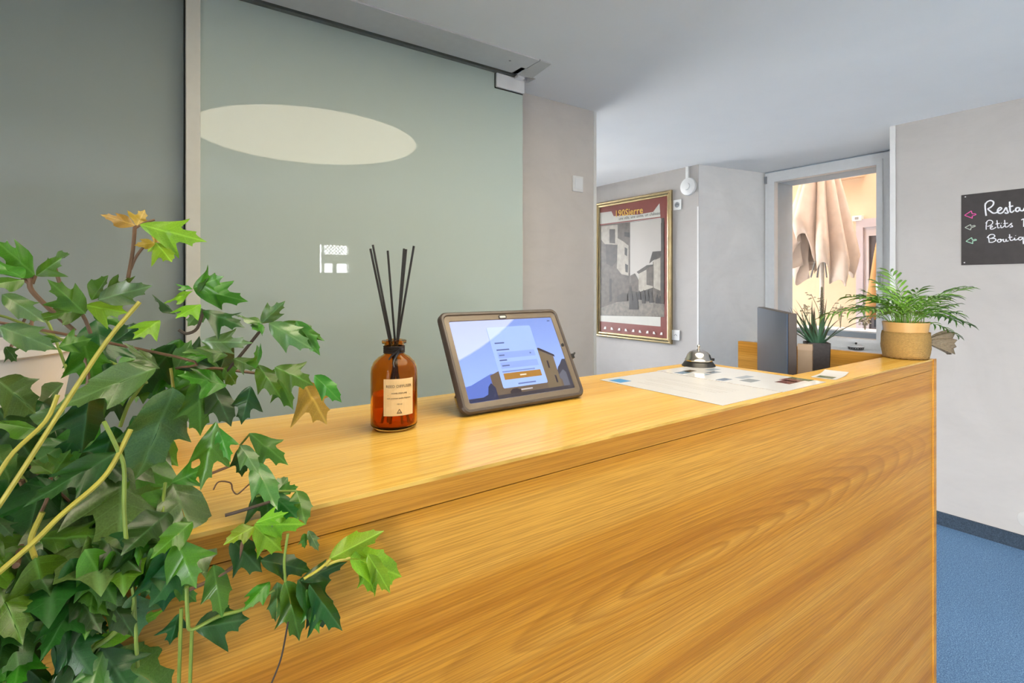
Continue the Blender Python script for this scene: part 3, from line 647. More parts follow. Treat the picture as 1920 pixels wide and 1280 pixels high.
# ================================================================== PALM IN BURLAP
PX, PY = 1.800, 0.568
palm = empty('potted_palm', (PX, PY, CT), label='small parlor palm in a gold paper pot tied with burlap at the counter end', cat='plant')
gold = plain('gold_paper',(0.62,0.36,0.12),0.42,0.08,25)
MB().lathe([(0.044,0.002),(0.050,0.06),(0.0565,0.104),(0.0545,0.104),(0.048,0.06),(0.042,0.006),(0,0.006)],40).build('paper_pot', gold, palm, smooth=True)
MB().lathe([(0.0,0.090),(0.0515,0.090),(0.0515,0.084),(0,0.084)],24).build('soil', plain('dark_soil',(0.05,0.032,0.02),0.95,0.4,120), palm)
def burlap(name, col):
    t = NT(name); tc = t.n('ShaderNodeTexCoord')
    w1 = t.n('ShaderNodeTexWave', wave_type='BANDS', bands_direction='Z'); w1.inputs['Scale'].default_value = 230; w1.inputs['Distortion'].default_value = 1.2
    w2 = t.n('ShaderNodeTexWave', wave_type='BANDS', bands_direction='DIAGONAL'); w2.inputs['Scale'].default_value = 170; w2.inputs['Distortion'].default_value = 1.2
    t.l(tc.outputs['Object'], w1.inputs[0]); t.l(tc.outputs['Object'], w2.inputs[0])
    h = t.math('MULTIPLY', w1.outputs['Fac'], w2.outputs['Fac'])
    nz = t.noise(t.coord(), 160, 3, 0.7)
    c = t.ramp(t.math('ADD', t.math('MULTIPLY', h, 0.6), t.math('MULTIPLY', nz, 0.5)), [(0.15, tuple(x*0.45 for x in col)), (0.55, col), (0.9, tuple(min(1,x*1.35) for x in col))])
    t.bump(h, 0.9, 0.002)
    return t.set(Base_Color=c, Roughness=0.95)
M['burlap'] = burlap('burlap', (0.62,0.37,0.11)); M['burlap_grey'] = burlap('burlap_bow', (0.40,0.31,0.20))
bw = MB(); seg = 56; rows = 8; vs = []
for r_ in range(rows+1):
    z = 0.001+0.075*r_/rows
    for k in range(seg):
        a = 2*math.pi*k/seg
        ra = 0.0520+0.0045*math.sin(r_/rows*2.6)+0.0008*math.sin(k*2.1+r_)+0.0006*math.sin(k*5.3-r_*2)
        pin = max(0, math.cos(a-math.radians(-28)))**10; ra -= 0.006*pin*math.sin(math.pi*r_/rows)
        zz = z+(0.0012*math.sin(k*3.7)+0.0012 if r_ == 0 else 0)
        vs.append((ra*math.cos(a), ra*math.sin(a), zz))
fs = [(r_*seg+k, r_*seg+(k+1)%seg, (r_+1)*seg+(k+1)%seg, (r_+1)*seg+k) for r_ in range(rows) for k in range(seg)]
bw.add(vs, fs); bo = bw.build('burlap_wrap', M['burlap'], palm, smooth=True)
so = bo.modifiers.new('thickness','SOLIDIFY'); so.thickness = 0.0025; so.offset = 1
# twisted knot and flared tail to the right
kd = (VR*0.97 + VF*(-0.1)).normalized(); kp = Vector((kd.x,kd.y,0))*0.052 + Vector((0,0,0.046))
tail = MB(); nA, nL = 22, 7; vs = []
side = Vector((-kd.y,kd.x,0))
for i in range(nL+1):
    t_ = i/nL; c_ = kp + Vector((kd.x,kd.y,0))*(0.078*t_-0.008) + Vector((0,0,0.004*math.sin(t_*3)-0.002*t_))
    rad_ = 0.030*(1-t_*3.2)**2+0.008 if t_ < 0.28 else 0.0095+0.024*((t_-0.28)/0.72)**0.8
    for k in range(nA):
        a = 2*math.pi*k/nA; ru = rad_*(1+0.16*math.sin(k*1.9)+0.10*math.sin(k*3.1+2))
        vs.append(c_ + UP*(ru*math.sin(a)*(1.0)) + side*(ru*0.55*math.cos(a)) + kd*(0.004*math.sin(k*2.7) if i == nL else 0))
fs = [(i*nA+k, i*nA+(k+1)%nA, (i+1)*nA+(k+1)%nA, (i+1)*nA+k) for i in range(nL) for k in range(nA)]
tail.add(vs, fs); tl = tail.build('burlap_bow', M['burlap_grey'], palm, smooth=True)
so = tl.modifiers.new('thickness','SOLIDIFY'); so.thickness = 0.002
# fronds
M['palm'] = tipped('palm_leaflet', (0.15,0.33,0.025), (0.11,0.27,0.02), (0.045,0.09,0.02), 0.5, 1.0)
def frond(L, nl, seed, spread=0.055):
    rr2 = random.Random(seed); m = MB(); uv = []
    pts = [Vector((L*(0.25*t+0.75*t*t), 0, L*(1.05*t-0.62*t*t))) for t in [i/8 for i in range(9)]]
    m.tube(pts, 0.0012, 5, 0.0005)
    nb = len(m.v)
    for i in range(nl):
        t = 0.38+0.62*i/(nl-1); j = min(7,int(t*8)); b = pts[j].lerp(pts[j+1], t*8-j); tg = (pts[j+1]-pts[j]).normalized()
        for s in (-1,1):
            l = spread*(0.75+0.5*math.sin(math.pi*min(1,(t-0.35)*1.5)))*rr2.uniform(0.85,1.15)
            dr_ = (tg*0.75+Vector((0,s,0))*(0.9-0.5*(t-0.4))+Vector((0,0,rr2.uniform(-0.1,0.25)))).normalized()
            nn = dr_.cross(Vector((0,0,1))).normalized(); w = 0.0036*rr2.uniform(0.8,1.2)
            p0 = b; p1 = b+dr_*l*0.4; p2 = b+dr_*l*0.75-Vector((0,0,0.12*l)); p3 = b+dr_*l-Vector((0,0,0.34*l))
            o = len(m.v)
            m.v += [tuple(p0), tuple(p1+nn*w), tuple(p1-Vector((0,0,w*0.5))), tuple(p1-nn*w), tuple(p2+nn*w*0.75), tuple(p2-Vector((0,0,w*0.4))), tuple(p2-nn*w*0.75), tuple(p3)]
            m.f += [(o,o+1,o+2),(o,o+2,o+3),(o+1,o+4,o+5,o+2),(o+2,o+5,o+6,o+3),(o+4,o+7,o+5),(o+5,o+7,o+6)]
    me = bpy.data.meshes.new('palm_frond'); me.from_pydata(m.v, [], m.f); ul = me.uv_layers.new(name='UVMap')
    for lp in me.loops:
        x = m.v[lp.vertex_index][0]; ul.data[lp.index].uv = (max(0,min(1,x/(L*1.35))), 0)
    for p_ in me.polygons: p_.use_smooth = True
    me.materials.append(M['palm']); return me
fms = [frond(0.125, 8, 1, 0.045), frond(0.15, 9, 2, 0.05), frond(0.105, 7, 3, 0.042)]
spec = []
right_az = math.atan2(VR.y, VR.x)
for (az, el, sc) in ((180,40,1.28),(178,12,1.15),(165,58,1.1),(150,30,1.0),(195,25,0.9),(120,60,1.05),(95,70,1.15),(80,45,0.9),(60,68,1.1),(40,50,1.0),(15,35,1.15),(0,22,1.2),(-8,5,1.1),(20,8,1.0),(-30,35,0.9),(-60,50,0.8),(-90,55,0.8),(-120,45,0.75),(-150,30,0.85),(100,25,0.9),(135,15,0.85),(45,20,0.95),(-20,60,0.95),(170,72,0.95),(-15,-14,0.8),(70,84,1.1),(30,75,0.9),(140,78,0.85),(-45,70,0.85),(200,60,0.8),(110,88,1.0),(-100,75,0.8),(10,55,0.9),(165,45,0.8),(50,60,0.7),(-70,62,0.75)):
    spec.append((az+R.uniform(-6,6), el, sc))
for i, (az, el, sc) in enumerate(spec):
    o = bpy.data.objects.new('frond', fms[i%3]); C.objects.link(o); attach(o, palm)
    a = right_az+math.radians(az); r0 = R.uniform(0.008,0.036); o.location = (r0*math.cos(a), r0*math.sin(a), 0.088)
    o.rotation_euler = (R.uniform(-0.2,0.2), -math.radians(el*0.75-22), a); o.scale = (sc, 0.9, sc)
for i in range(14):
    a = R.uniform(0,6.283); r0 = R.uniform(0.005,0.042); r1_ = r0+R.uniform(0.0,0.012)
    MB().tube([(r0*math.cos(a),r0*math.sin(a),0.088),(r1_*math.cos(a),r1_*math.sin(a),R.uniform(0.125,0.155))],0.0014,5).build('stem', plain('palm_stem_%d'%i,(0.16,0.24,0.07),0.5), palm)

# ================================================================== ON THE WALLS
# poster in a gilt frame
AF = A_P-0.028
PU0, PU1 = 3.70, on_a(1257.6, 500, AF).y          # left and right edges along b
PZ0, PZ1 = on_a(1257.6, 645.5, AF).z, on_a(1257.6, 355.4, AF).z
pos = empty('framed_poster', (A_P, (PU0+PU1)/2, PZ0), label='large gilt framed poster with a sepia street photo and red border', cat='poster')
PW = PU0-PU1; PH = PZ1-PZ0
def pl_uv(u, v, off): return Vector((-off, PW/2-u*PW, PH*(1-v)))     # u left to right, v top to bottom
def pxuv(px, py):
    q = on_a(px, py, A_P-0.012); return ((PU0-q.y)/PW, 1-(q.z-PZ0)/PH)
FWd = 0.048
prof = [(0.0,0.0),(0.0,0.020),(0.010,0.030),(0.018,0.026),(0.026,0.030),(0.034,0.022),(0.044,0.018),(0.048,0.010),(0.048,0.0)]
fm = MB(); vs = []; cor = [(0,0,1,1),(1,0,-1,1),(1,1,-1,-1),(0,1,1,-1)]
for (u,v,su,sv) in cor:
    for (d_, h_o) in prof: vs.append(pl_uv(u+su*d_/PW, v+sv*d_/PH, h_o+0.001))
n = len(prof); fs = [(c*n+i, ((c+1)%4)*n+i, ((c+1)%4)*n+i+1, c*n+i+1) for c in range(4) for i in range(n-1)]
fm.add(vs, fs); fm.build('gilt_frame', plain('gilt',(0.50,0.39,0.21),0.25,0.12,12,Metallic=0.85), pos)
LAY = [0]
def pr(name, uv, mat, parent=None, base=0.008):
    LAY[0] += 1; off = base+0.00012*LAY[0]
    mb = MB(); mb.plate([pl_uv(u,v,off) for u,v in uv], (1,0,0), 0.0001); o = mb.build(name, mat, parent or pos); return o
def ppx(pts): return [pxuv(x,y) for x,y in pts]
red = plain('poster_red',(0.20,0.040,0.028),0.35,0.04); cream = plain('poster_cream',(0.52,0.50,0.44),0.35,0.02)
def sep_(name, c, var=0.25, sc=25): return plain(name, c, 0.35, var, sc)
back = pr('print', [(0.03,0.03),(0.97,0.03),(0.97,0.97),(0.03,0.97)], red)
pr('cream_field', ppx([(1100,402),(1146,396),(1150,405),(1196,402),(1224,397),(1236,381),(1238,409),(1238,612),(1100,600)]), cream, back)
pr('red_line', ppx([(1122,423),(1238,408),(1238,406),(1122,420.5)]), red, back)
# the photograph: pale sky, houses either side, street and people
Z = lambda pts: ppx([(1100+x/3.554, 300+y/3.554) for x,y in pts])
sky_m = sep_('sepia_sky',(0.42,0.385,0.34),0.04,3); st_m = sep_('sepia_street',(0.17,0.145,0.115),0.3,30); d1 = sep_('sepia_dark',(0.014,0.010,0.007),0.4); d2 = sep_('sepia_mid',(0.085,0.066,0.048),0.35); l1 = sep_('sepia_light',(0.34,0.30,0.24),0.15); d3 = sep_('sepia_shade',(0.038,0.029,0.021),0.35)
pr('photo', Z([(90,435),(515,385),(515,1045),(90,1035)]), d3, back)
pr('photo_sky', Z([(285,415),(495,388),(495,800),(285,820)]), sky_m, back)
pr('street', Z([(92,1032),(515,1046),(515,960),(350,930),(200,945),(92,980)]), st_m, back)
pr('house_left', Z([(92,437),(288,415),(288,830),(270,900),(200,945),(92,985)]), d2, back)
pr('bay_window', Z([(95,440),(205,430),(205,560),(180,580),(120,560),(95,530)]), l1, back)
pr('bay_glass', Z([(150,460),(188,460),(188,555),(150,552)]), d3, back)
pr('bay_base', Z([(125,560),(205,565),(205,665),(170,710),(130,690)]), d3, back)
pr('white_gable', Z([(205,520),(240,540),(278,570),(278,770),(230,760),(200,720)]), l1, back)
for zz in ([(250,480),(285,482),(285,515),(250,508)],[(252,580),(270,590),(268,640),(252,630)],[(255,690),(275,700),(273,750),(257,745)],[(150,790),(165,790),(165,940),(150,945)]): pr('dark_window', Z(zz), d1, back)
pr('house_right', Z([(440,680),(495,620),(495,960),(440,940)]), d2, back); pr('house_right_front', Z([(445,670),(490,650),(490,870),(445,850)]), l1, back)
pr('house_right_roof', Z([(415,690),(438,610),(495,605),(495,640),(440,670)]), d3, back)
pr('house_middle', Z([(345,745),(400,705),(440,700),(440,850),(345,880)]), l1, back); pr('house_middle_roof', Z([(332,745),(400,700),(442,695),(440,706),(345,758)]), d3, back)
pr('house_middle_side', Z([(398,720),(440,705),(440,840),(398,830)]), d2, back)
pr('far_house', Z([(290,770),(320,755),(345,800),(345,880),(290,870)]), d2, back)
for (x,y,w_,h__) in ((295,920,26,150),(325,940,40,110),(380,910,24,90),(405,905,22,70),(430,915,30,70),(470,925,24,60),(350,900,20,60),(490,930,22,50)):
    pr('figure', Z([(x-w_/2,y+h__/2),(x+w_/2,y+h__/2),(x+w_*0.38,y-h__*0.1),(x+w_*0.18,y-h__*0.2),(x+w_*0.18,y-h__*0.42),(x,y-h__*0.55),(x-w_*0.18,y-h__*0.42),(x-w_*0.2,y-h__*0.2),(x-w_*0.4,y-h__*0.1)]), d1, back)
pr('stone_heap', Z([(200,945),(270,940),(272,890),(240,885),(205,905)]), d3, back)
pr('house_edge', Z([(495,420),(515,400),(515,960),(495,950)]), d3, back)
# lettering
def poster_text(s, px, py, size, mat, bold=0, shear=0, px2=None, py2=None):
    u, v = pxuv(px, py); LAY[0] += 1; off = 0.008+0.00012*LAY[0]+0.0003
    o = pl_uv(u, v, off); th = 0
    if px2: 
        u2, v2 = pxuv(px2, py2); e = pl_uv(u2, v2, off); th = math.atan2(e.z-o.z, o.y-e.y)
    Mx = Matrix(((0,0,-1,o.x),(-math.cos(th),math.sin(th),0,o.y),(math.sin(th),math.cos(th),0,o.z),(0,0,0,1)))
    return text_mesh('lettering', s, size, mat, back, Mx, 'LEFT', shear, 0.0001, bold)
yel = plain('poster_yellow',(0.72,0.42,0.06),0.4)
poster_text('190Sierre', 1152.5, 407, 0.088, yel, 0.0012)
poster_text('une ville, une usine, un château', 1160, 412.5, 0.0385, d1, 0, 0.15)
wp = plain('poster_white',(0.75,0.70,0.66),0.4)
for i in range(10):
    x = 1121+i*13.2; y = 613+i*1.35
    pr('sponsor_mark', ppx([(x-2.4,y+2.2),(x+2.4,y+2.6),(x+(2.4 if i%2 else 0.4),y-2.2),(x-(0.6 if i%2 else 2.0),y-2.4)]), wp, back)
# smoke detector with its cable duct
q = on_a(1292, 350, A_P)
sd = empty('smoke_detector', q, label='round white detector high on the passage wall with a cable duct', cat='detector')
rotm = Matrix.Rotation(-math.pi/2, 4, 'Y')
m_ = MB().lathe([(0,0),(0.072,0),(0.074,0.006),(0.070,0.022),(0.045,0.030),(0.0,0.030)],40); m_.v = [tuple(rotm@Vector(v)) for v in m_.v]; m_.build('housing','plastic',sd,smooth=True)
m_ = MB().lathe([(0,0.030),(0.030,0.030),(0.028,0.040),(0,0.042)],32); m_.v = [tuple(rotm@Vector(v)) for v in m_.v]; m_.build('cap','plastic',sd,smooth=True)
MB().box(-0.018,0,-0.004,0.022,0.068,CEIL-q.z).build('cable_duct','plastic',sd,bevel=0.002)
def wallplate(name, px, py, plane, label, cat, w_, h__, kind):
    if plane == 'a': q = on_a(px, py, A_P); o = empty(name, q, -math.pi/2, label=label, cat=cat)
    else: q = on_b(px, py, B_W); o = empty(name, q, 0, label=label, cat=cat)
    MB().box(-w_/2,w_/2,-0.010,0,-h__/2,h__/2).build('cover_plate','plastic',o,bevel=0.002)
    if kind == 'switch': MB().box(-w_*0.36,w_*0.36,-0.014,-0.0095,-h__*0.36,h__*0.36).build('rocker','white',o,bevel=0.0015)
    else:
        rm = Matrix.Rotation(math.pi/2, 4, 'X')
        m_ = MB().lathe([(0,0.0102),(w_*0.30,0.0102),(w_*0.30,0.0118),(w_*0.24,0.0118),(w_*0.24,0.0105)],20); m_.v = [tuple(rm@Vector(v)) for v in m_.v]; m_.build('socket_ring','grey_plastic' if kind=='dial' else 'plastic',o,smooth=True)
        for dx,dz in ((-0.010,0),(0.010,0),(0,-0.007)):
            m_ = MB().lathe([(0,0.0106),(0.0035,0.0106),(0.0035,0.0125),(0,0.0125)],8,(dx,-dz,0)); m_.v = [tuple(rm@Vector(v)) for v in m_.v]; m_.build('pin_hole','darkhole',o)
wallplate('wall_socket', 1271, 384, 'a', 'small white wall socket beside the poster top, below the detector', 'socket', 0.078, 0.085, 'dial')
wallplate('wall_socket', 1268, 628, 'a', 'small white wall socket beside the lower corner of the poster', 'socket', 0.078, 0.085, 'socket')
wallplate('light_switch', 1082, 345, 'b', 'white light switch on the beige wall beside the green glass', 'switch', 0.076, 0.085, 'switch')
# chalkboard sign on the right wall
q0 = on_a(1803, 366, A_R); q1 = on_a(1803, 497, A_R); BWd = 0.62
sg = empty('chalkboard_sign', (A_R, q0.y, q1.z), label='dark chalkboard sign with handwritten words and arrows on the right wall', cat='sign')
hS = q0.z-q1.z
MB().box(-0.006,0,-BWd,0,0,hS).build('board', plain('slate_board',(0.045,0.038,0.036),0.55,0.12,30), sg)
def zc(x, y): 
    v = on_a(1780+x/7.53, 340+y/7.53, A_R-0.007) - Vector((A_R, q0.y, q1.z)); return v
def chalk(name, strokes, mat, r=0.0024):
    m_ = MB()
    for s_k in strokes: m_.tube(smooth_path([zc(*q) for q in s_k], 4), r, 5)
    m_.v = [(-0.0062-(max(0,-v[0]-0.0062))*0.25, v[1], v[2]) for v in m_.v]
    return m_.build(name, mat, sg)
cw = plain('white_chalk',(0.80,0.80,0.82),0.8,0.1,60); cp = plain('pink_chalk',(0.75,0.10,0.36),0.8,0.1,60); cg = plain('green_chalk',(0.40,0.66,0.48),0.8,0.1,60); cwg = plain('grey_chalk',(0.50,0.55,0.46),0.8,0.1,60)
chalk('word_restaurant', [[(520,485),(511,420),(505,350),(510,305)],[(500,340),(530,292),(580,270),(622,288),(618,330),(580,368),(545,388),(585,425),(620,447),(660,442),(700,415),(738,385),(715,368),(683,400),(688,440),(725,450),(765,425),(800,368),(815,405),(830,438),(805,450),(783,438)],
      [(852,285),(855,350),(860,420),(885,435),(915,408)],[(838,358),(902,345)],[(990,372),(950,372),(934,405),(962,425),(990,398),(992,372),(1000,408),(1040,412),(1064,372),(1070,408),(1098,410),(1112,368),(1118,405),(1140,405)],[(1140,405),(1160,362),(1172,378),(1200,370),(1206,402),(1225,400)],
      [(1290,362),(1250,365),(1236,400),(1265,415),(1290,388),(1294,362),(1302,400),(1330,400),(1345,360),(1350,400),(1352,375),(1385,358),(1395,395),(1420,395)],[(1440,270),(1446,390),(1475,395)],[(1420,338),(1485,330)]], cw, 0.0036)
chalk('word_petits', [[(520,680),(520,620),(530,570)],[(512,592),(550,550),(600,555),(610,590),(570,625),(535,635)],[(572,656),(606,642),(600,626),(580,640),(582,670),(612,672),(660,645)],[(672,548),(678,600),(686,655),(712,648)],[(652,602),(712,592)],[(725,615),(730,650),(752,650),(775,625)],[(733,588),(737,592)],[(780,545),(786,610),(790,640),(820,640),(850,615),(885,588),(862,604),(884,622),(890,638),(852,645)],[(764,597),(828,589)],
      [(1018,546),(1040,531),(1090,533)],[(1052,534),(1050,640)]], cw, 0.0024)
chalk('word_boutique', [[(562,856),(556,805),(545,775)],[(533,797),(570,755),(620,749),(642,775),(600,800),(572,806),(640,805),(656,830),(610,858),(556,858)],[(702,814),(676,838),(700,858),(732,840),(712,814),(752,826),(762,814),(766,848),(792,845),(802,814),(806,844),(836,838)],[(850,745),(858,820),(882,832),(915,815)],[(833,792),(888,785)],[(920,795),(926,826),(955,820),(985,795)],[(933,763),(937,767)],[(1034,790),(990,788),(975,812),(1000,828),(1034,800),(1040,788),(1046,882),(1062,850)],
      [(1062,850),(1075,788),(1080,822),(1105,820),(1115,786),(1120,820),(1150,815),(1175,795),(1160,782),(1145,805),(1160,825),(1190,812)]], cw, 0.0025)
def arrow(pts, mat): 
    m_ = MB(); P = [zc(*q) for q in pts]
    for i in range(len(P)-1): m_.tube([P[i],P[i+1]],0.0021,5)
    m_.v = [(-0.0062-(max(0,-v[0]-0.0062))*0.25, v[1], v[2]) for v in m_.v]; m_.build('arrow', mat, sg)
arrow([(215,478),(310,415),(322,458),(365,455),(378,468),(320,490),(325,520),(215,478)], cp)
arrow([(220,650),(300,608),(305,635),(355,620),(368,632),(305,655),(300,685),(220,650)], cwg)
arrow([(235,845),(315,792),(325,828),(370,815),(385,828),(328,842),(330,878),(235,845)], cg)
for (y,z) in ((-0.018,hS-0.012),(-0.014,0.014)): MB().box(-0.0075,-0.0055,y-0.003,y+0.003,z-0.003,z+0.003).build('pin','plastic',sg)
# round cover low on the right wall at the picture edge
q = on_a(1930, 975, A_R); rc = empty('round_cover', q, label='round pale cover plate low on the right wall at the picture edge', cat='cover')
m_ = MB().lathe([(0,0),(0.045,0),(0.045,0.004),(0.040,0.006),(0,0.006)],32); m_.v = [tuple(rotm@Vector(v)) for v in m_.v]; m_.build('plate',plain('pale_cover',(0.52,0.50,0.47),0.7,0.03),rc,smooth=True)

# ================================================================== THE COURTYARD OUTSIDE
struct(MB().box(4.9, 8.2, -1.0, 5.6, -0.1, 0.0).build('ground', plain('courtyard_paving',(0.45,0.43,0.40),0.9,0.1,6)))
AY = 6.9
peach = plaster('peach_render', (0.70, 0.535, 0.37))
struct(MB().box(AY, AY+0.3, -1.0, 5.6, 0, 8.6).build('wall_courtyard', peach))  # courtyard walls made tall above the view to block sky light
struct(MB().box(4.78, AY, 5.3, 5.6, 0, 8.6).build('wall_courtyard_left', peach))
struct(MB().box(4.78, AY, -1.0, -0.7, 0, 8.6).build('wall_courtyard_right', peach))
lil = plain('lilac_grey_stone',(0.50,0.46,0.50),0.8,0.05,10); lil2 = plain('lilac_grey_frame',(0.58,0.54,0.57),0.7,0.04,10)
def ypx(px, a=AY): return on_a(px, 500, a).y
def zpx(px, py, a=AY): return on_a(px, py, a).z
dz1 = zpx(1612, 412)
fd = struct(empty('door_3', (AY, ypx(1609), 0)))
y0 = ypx(1609); W_ = 1.35
def rel(px): return ypx(px)-y0
sd_ = MB(); sd_.box(-0.06,0.0,rel(1622),0,0,dz1); sd_.box(-0.06,0,-W_+0.12,rel(1622),dz1-0.10,dz1); sd_.box(-0.06,0,-W_,-W_+0.12,0,dz1); sd_.build('stone_surround', lil, fd)
s2 = MB(); s2.box(-0.035,0.0,rel(1631),rel(1622),0,dz1-0.10); s2.box(-0.035,0,-W_+0.12,rel(1631),dz1-0.20,dz1-0.10); s2.build('door_frame', lil2, fd)
MB().box(-0.012,-0.004,-W_+0.12,rel(1631),0,dz1-0.2).build('door_leaf', plain('dark_door',(0.10,0.09,0.10),0.4,0.1), fd)
MB().box(-0.02,-0.012,-W_+0.25,rel(1640),0.9,dz1-0.35).build('door_glass', plain('door_glass',(0.04,0.05,0.06),0.05), fd)
vt = empty('wall_vent', (AY, ypx(1592), zpx(1592,327)), label='pale grille on the peach wall outside at the window top', cat='vent')
vm = MB(); vm.box(-0.05,0,-0.17,0.17,-0.06,0.06); vm.build('frame', plain('peach_trim',(0.74,0.52,0.34),0.8), vt)
for i in range(4): MB().box(-0.06,-0.05,-0.14,0.14,-0.045+i*0.025,-0.032+i*0.025).build('slat', 'white_matt', vt)
lt_ = empty('door_sensor', (AY-0.03, ypx(1611), zpx(1611,410)), label='tiny white box above the grey door outside', cat='sensor')
MB().box(-0.04,0.03,-0.05,0.05,-0.03,0.03).build('case','white_matt',lt_,bevel=0.004); MB().box(-0.042,-0.04,-0.02,0.02,-0.015,0.015).build('lens','grey_plastic',lt_)
struct(MB().box(4.77, 4.79, -1.0, 5.6, 2.5, 8.6).build('wall_facade', peach))
# planter ledge below the window outside
pz = zpx(1600, 622, 4.95)
ld = struct(MB().box(4.95, 5.25, 0.9, 3.1, 0, pz).build('wall_planter', plain('planter_concrete',(0.40,0.47,0.53),0.8,0.06,9)))
struct(MB().box(4.94, 5.26, 0.88, 3.12, pz, pz+0.012).build('trim_7', 'white'))
# closed parasols
def parasol(name, base, ztip, zr, rmax, hem, label, mat, seed):
    rg = random.Random(seed); o = empty(name, base, label=label, cat='parasol')
    MB().lathe([(0,0.0),(0.22,0.0),(0.22,0.05),(0.05,0.07),(0.03,0.2),(0,0.2)],24).build('foot', plain(name+'_foot',(0.3,0.3,0.3),0.8), o, smooth=True)
    MB().tube([(0,0,0.05),(0,0,ztip-0.03)],0.021,12).build('pole', plain(name+'_pole',(0.66,0.60,0.54),0.4), o, smooth=True)
    n, rows = 96, 14; vs = []; nf = len(hem)
    for r_ in range(rows+1):
        t = r_/rows
        for k in range(n):
            a = 2*math.pi*k/n; u = a/(2*math.pi)*nf; i = int(u)%nf; f = u-int(u)
            hz = hem[i]+(hem[(i+1)%nf]-hem[i])*(0 if f < 0.72 else (f-0.72)/0.28)
            hz += 0.04*math.sin(f*math.pi*2+i)
            z = ztip+(hz-ztip)*t
            fold = abs(math.sin(u*math.pi)); sw = 0.5+0.5*fold**0.7
            rad_ = (0.03+rmax*(t**0.85)*(1.0+0.12*math.sin(a*3+1.0)))*(1-(1-sw)*min(1,t*2.0))
            if t > 0.85: rad_ *= 1-0.25*(t-0.85)/0.15
            vs.append((rad_*math.cos(a+0.18*t*math.sin(a*2+0.6)), rad_*math.sin(a+0.18*t*math.sin(a*2+0.6)), z))
    fs = [(r_*n+k, r_*n+(k+1)%n, (r_+1)*n+(k+1)%n, (r_+1)*n+k) for r_ in range(rows) for k in range(n)]
    m_ = MB().add(vs, fs); c_ = m_.build('canopy', mat, o, smooth=True)
    so = c_.modifiers.new('thickness','SOLIDIFY'); so.thickness = 0.006
    MB().lathe([(0,-0.02),(0.03,0.0),(0.02,0.05),(0,0.07)],16,(0,0,ztip)).build('finial', plain(name+'_cap',(0.6,0.55,0.5),0.5), o, smooth=True)
    rb = MB()
    for i in range(8):
        a = 2*math.pi*i/8; rb.tube([(0.02*math.cos(a),0.02*math.sin(a),zr+0.35),(0.11*math.cos(a),0.11*math.sin(a),zr)],0.007,6)
    rb.build('ribs', 'grey_plastic', o)
    return o
canvas = plain('beige_canvas',(0.74,0.62,0.53),0.9,0.05,14)
pb_ = on_a(1541, 560, 5.75); zq = lambda py: on_a(1541, py, 5.75).z
parasol('closed_parasol', (5.75, pb_.y, 0), 2.95, zq(520), 0.37, [zq(y) for y in (500,512,528,496,446,500,532,515,500,508)], 'beige parasol folded shut outside behind the window', canvas, 3)
pk = on_a(1655, 560, 6.55)
parasol('closed_parasol', (6.50, pk.y, 0), on_a(1650,445,6.5).z, on_a(1650,600,6.5).z, 0.14, [on_a(1650,y,6.5).z for y in (590,600,595,605,585,600)], 'narrow orange furled parasol outside by the grey door', plain('orange_canvas',(0.60,0.34,0.14),0.9,0.05,14), 5)
# herbs sprouting from the planter
def herb(px, py_top, a, seed, n, label, spike=False):
    rg = random.Random(seed); b_ = on_a(px, 622, a); o = empty('planter_herb', (a, b_.y, pz+0.012), label=label, cat='plant')
    H = on_a(px, py_top, a).z-pz; g = plain('herb_green_%d'%seed,(0.26,0.24,0.16),0.7,0.2,50)
    for i in range(n):
        az = rg.uniform(0,6.283); ln = H*rg.uniform(0.6,1.0); sp_r = ln*rg.uniform(0.05,0.45)
        pts = smooth_path([(0,0,-0.01),(sp_r*0.3*math.cos(az),sp_r*0.3*math.sin(az),ln*0.5),(sp_r*math.cos(az),sp_r*math.sin(az),ln)],3)
        st_ = MB().tube(pts,0.003,5).build('stem', g, o)
        h = MB()
        for j in range(7):
            c_ = pts[-1]+Vector((rg.uniform(-1,1)*0.03,rg.uniform(-1,1)*0.03,rg.uniform(-0.05,0.012)))
            h.lathe([(0,-0.003),(0.012,0.0),(0.008,0.006),(0,0.008)],6,c_)
        h.build('leaf_cluster', g, st_)
    if spike:
        st_ = MB().tube([(0,0,-0.01),(0.01,0,H*0.6),(0,0,H)],0.005,6).build('stem', g, o)
        h = MB()
        for j in range(60):
            t = j/60; a_ = j*2.4; h.lathe([(0,-0.004),(0.011,0),(0,0.008)],5,(0.016*math.cos(a_)*(1.15-t),0.016*math.sin(a_)*(1.15-t),H*(0.35+0.65*t)))
        h.build('flower_spike', g, st_)
herb(1541, 540, 5.05, 11, 2, 'grey flowering spike rising behind the succulent outside', True)
herb(1576, 572, 5.1, 12, 4, 'thin dry sprigs right of the succulent on the planter outside')
herb(1622, 598, 5.1, 13, 5, 'short leafy sprig on the planter outside left of the palm')
herb(1510, 570, 5.15, 14, 4, 'dry sprigs behind the left leaves of the succulent outside')

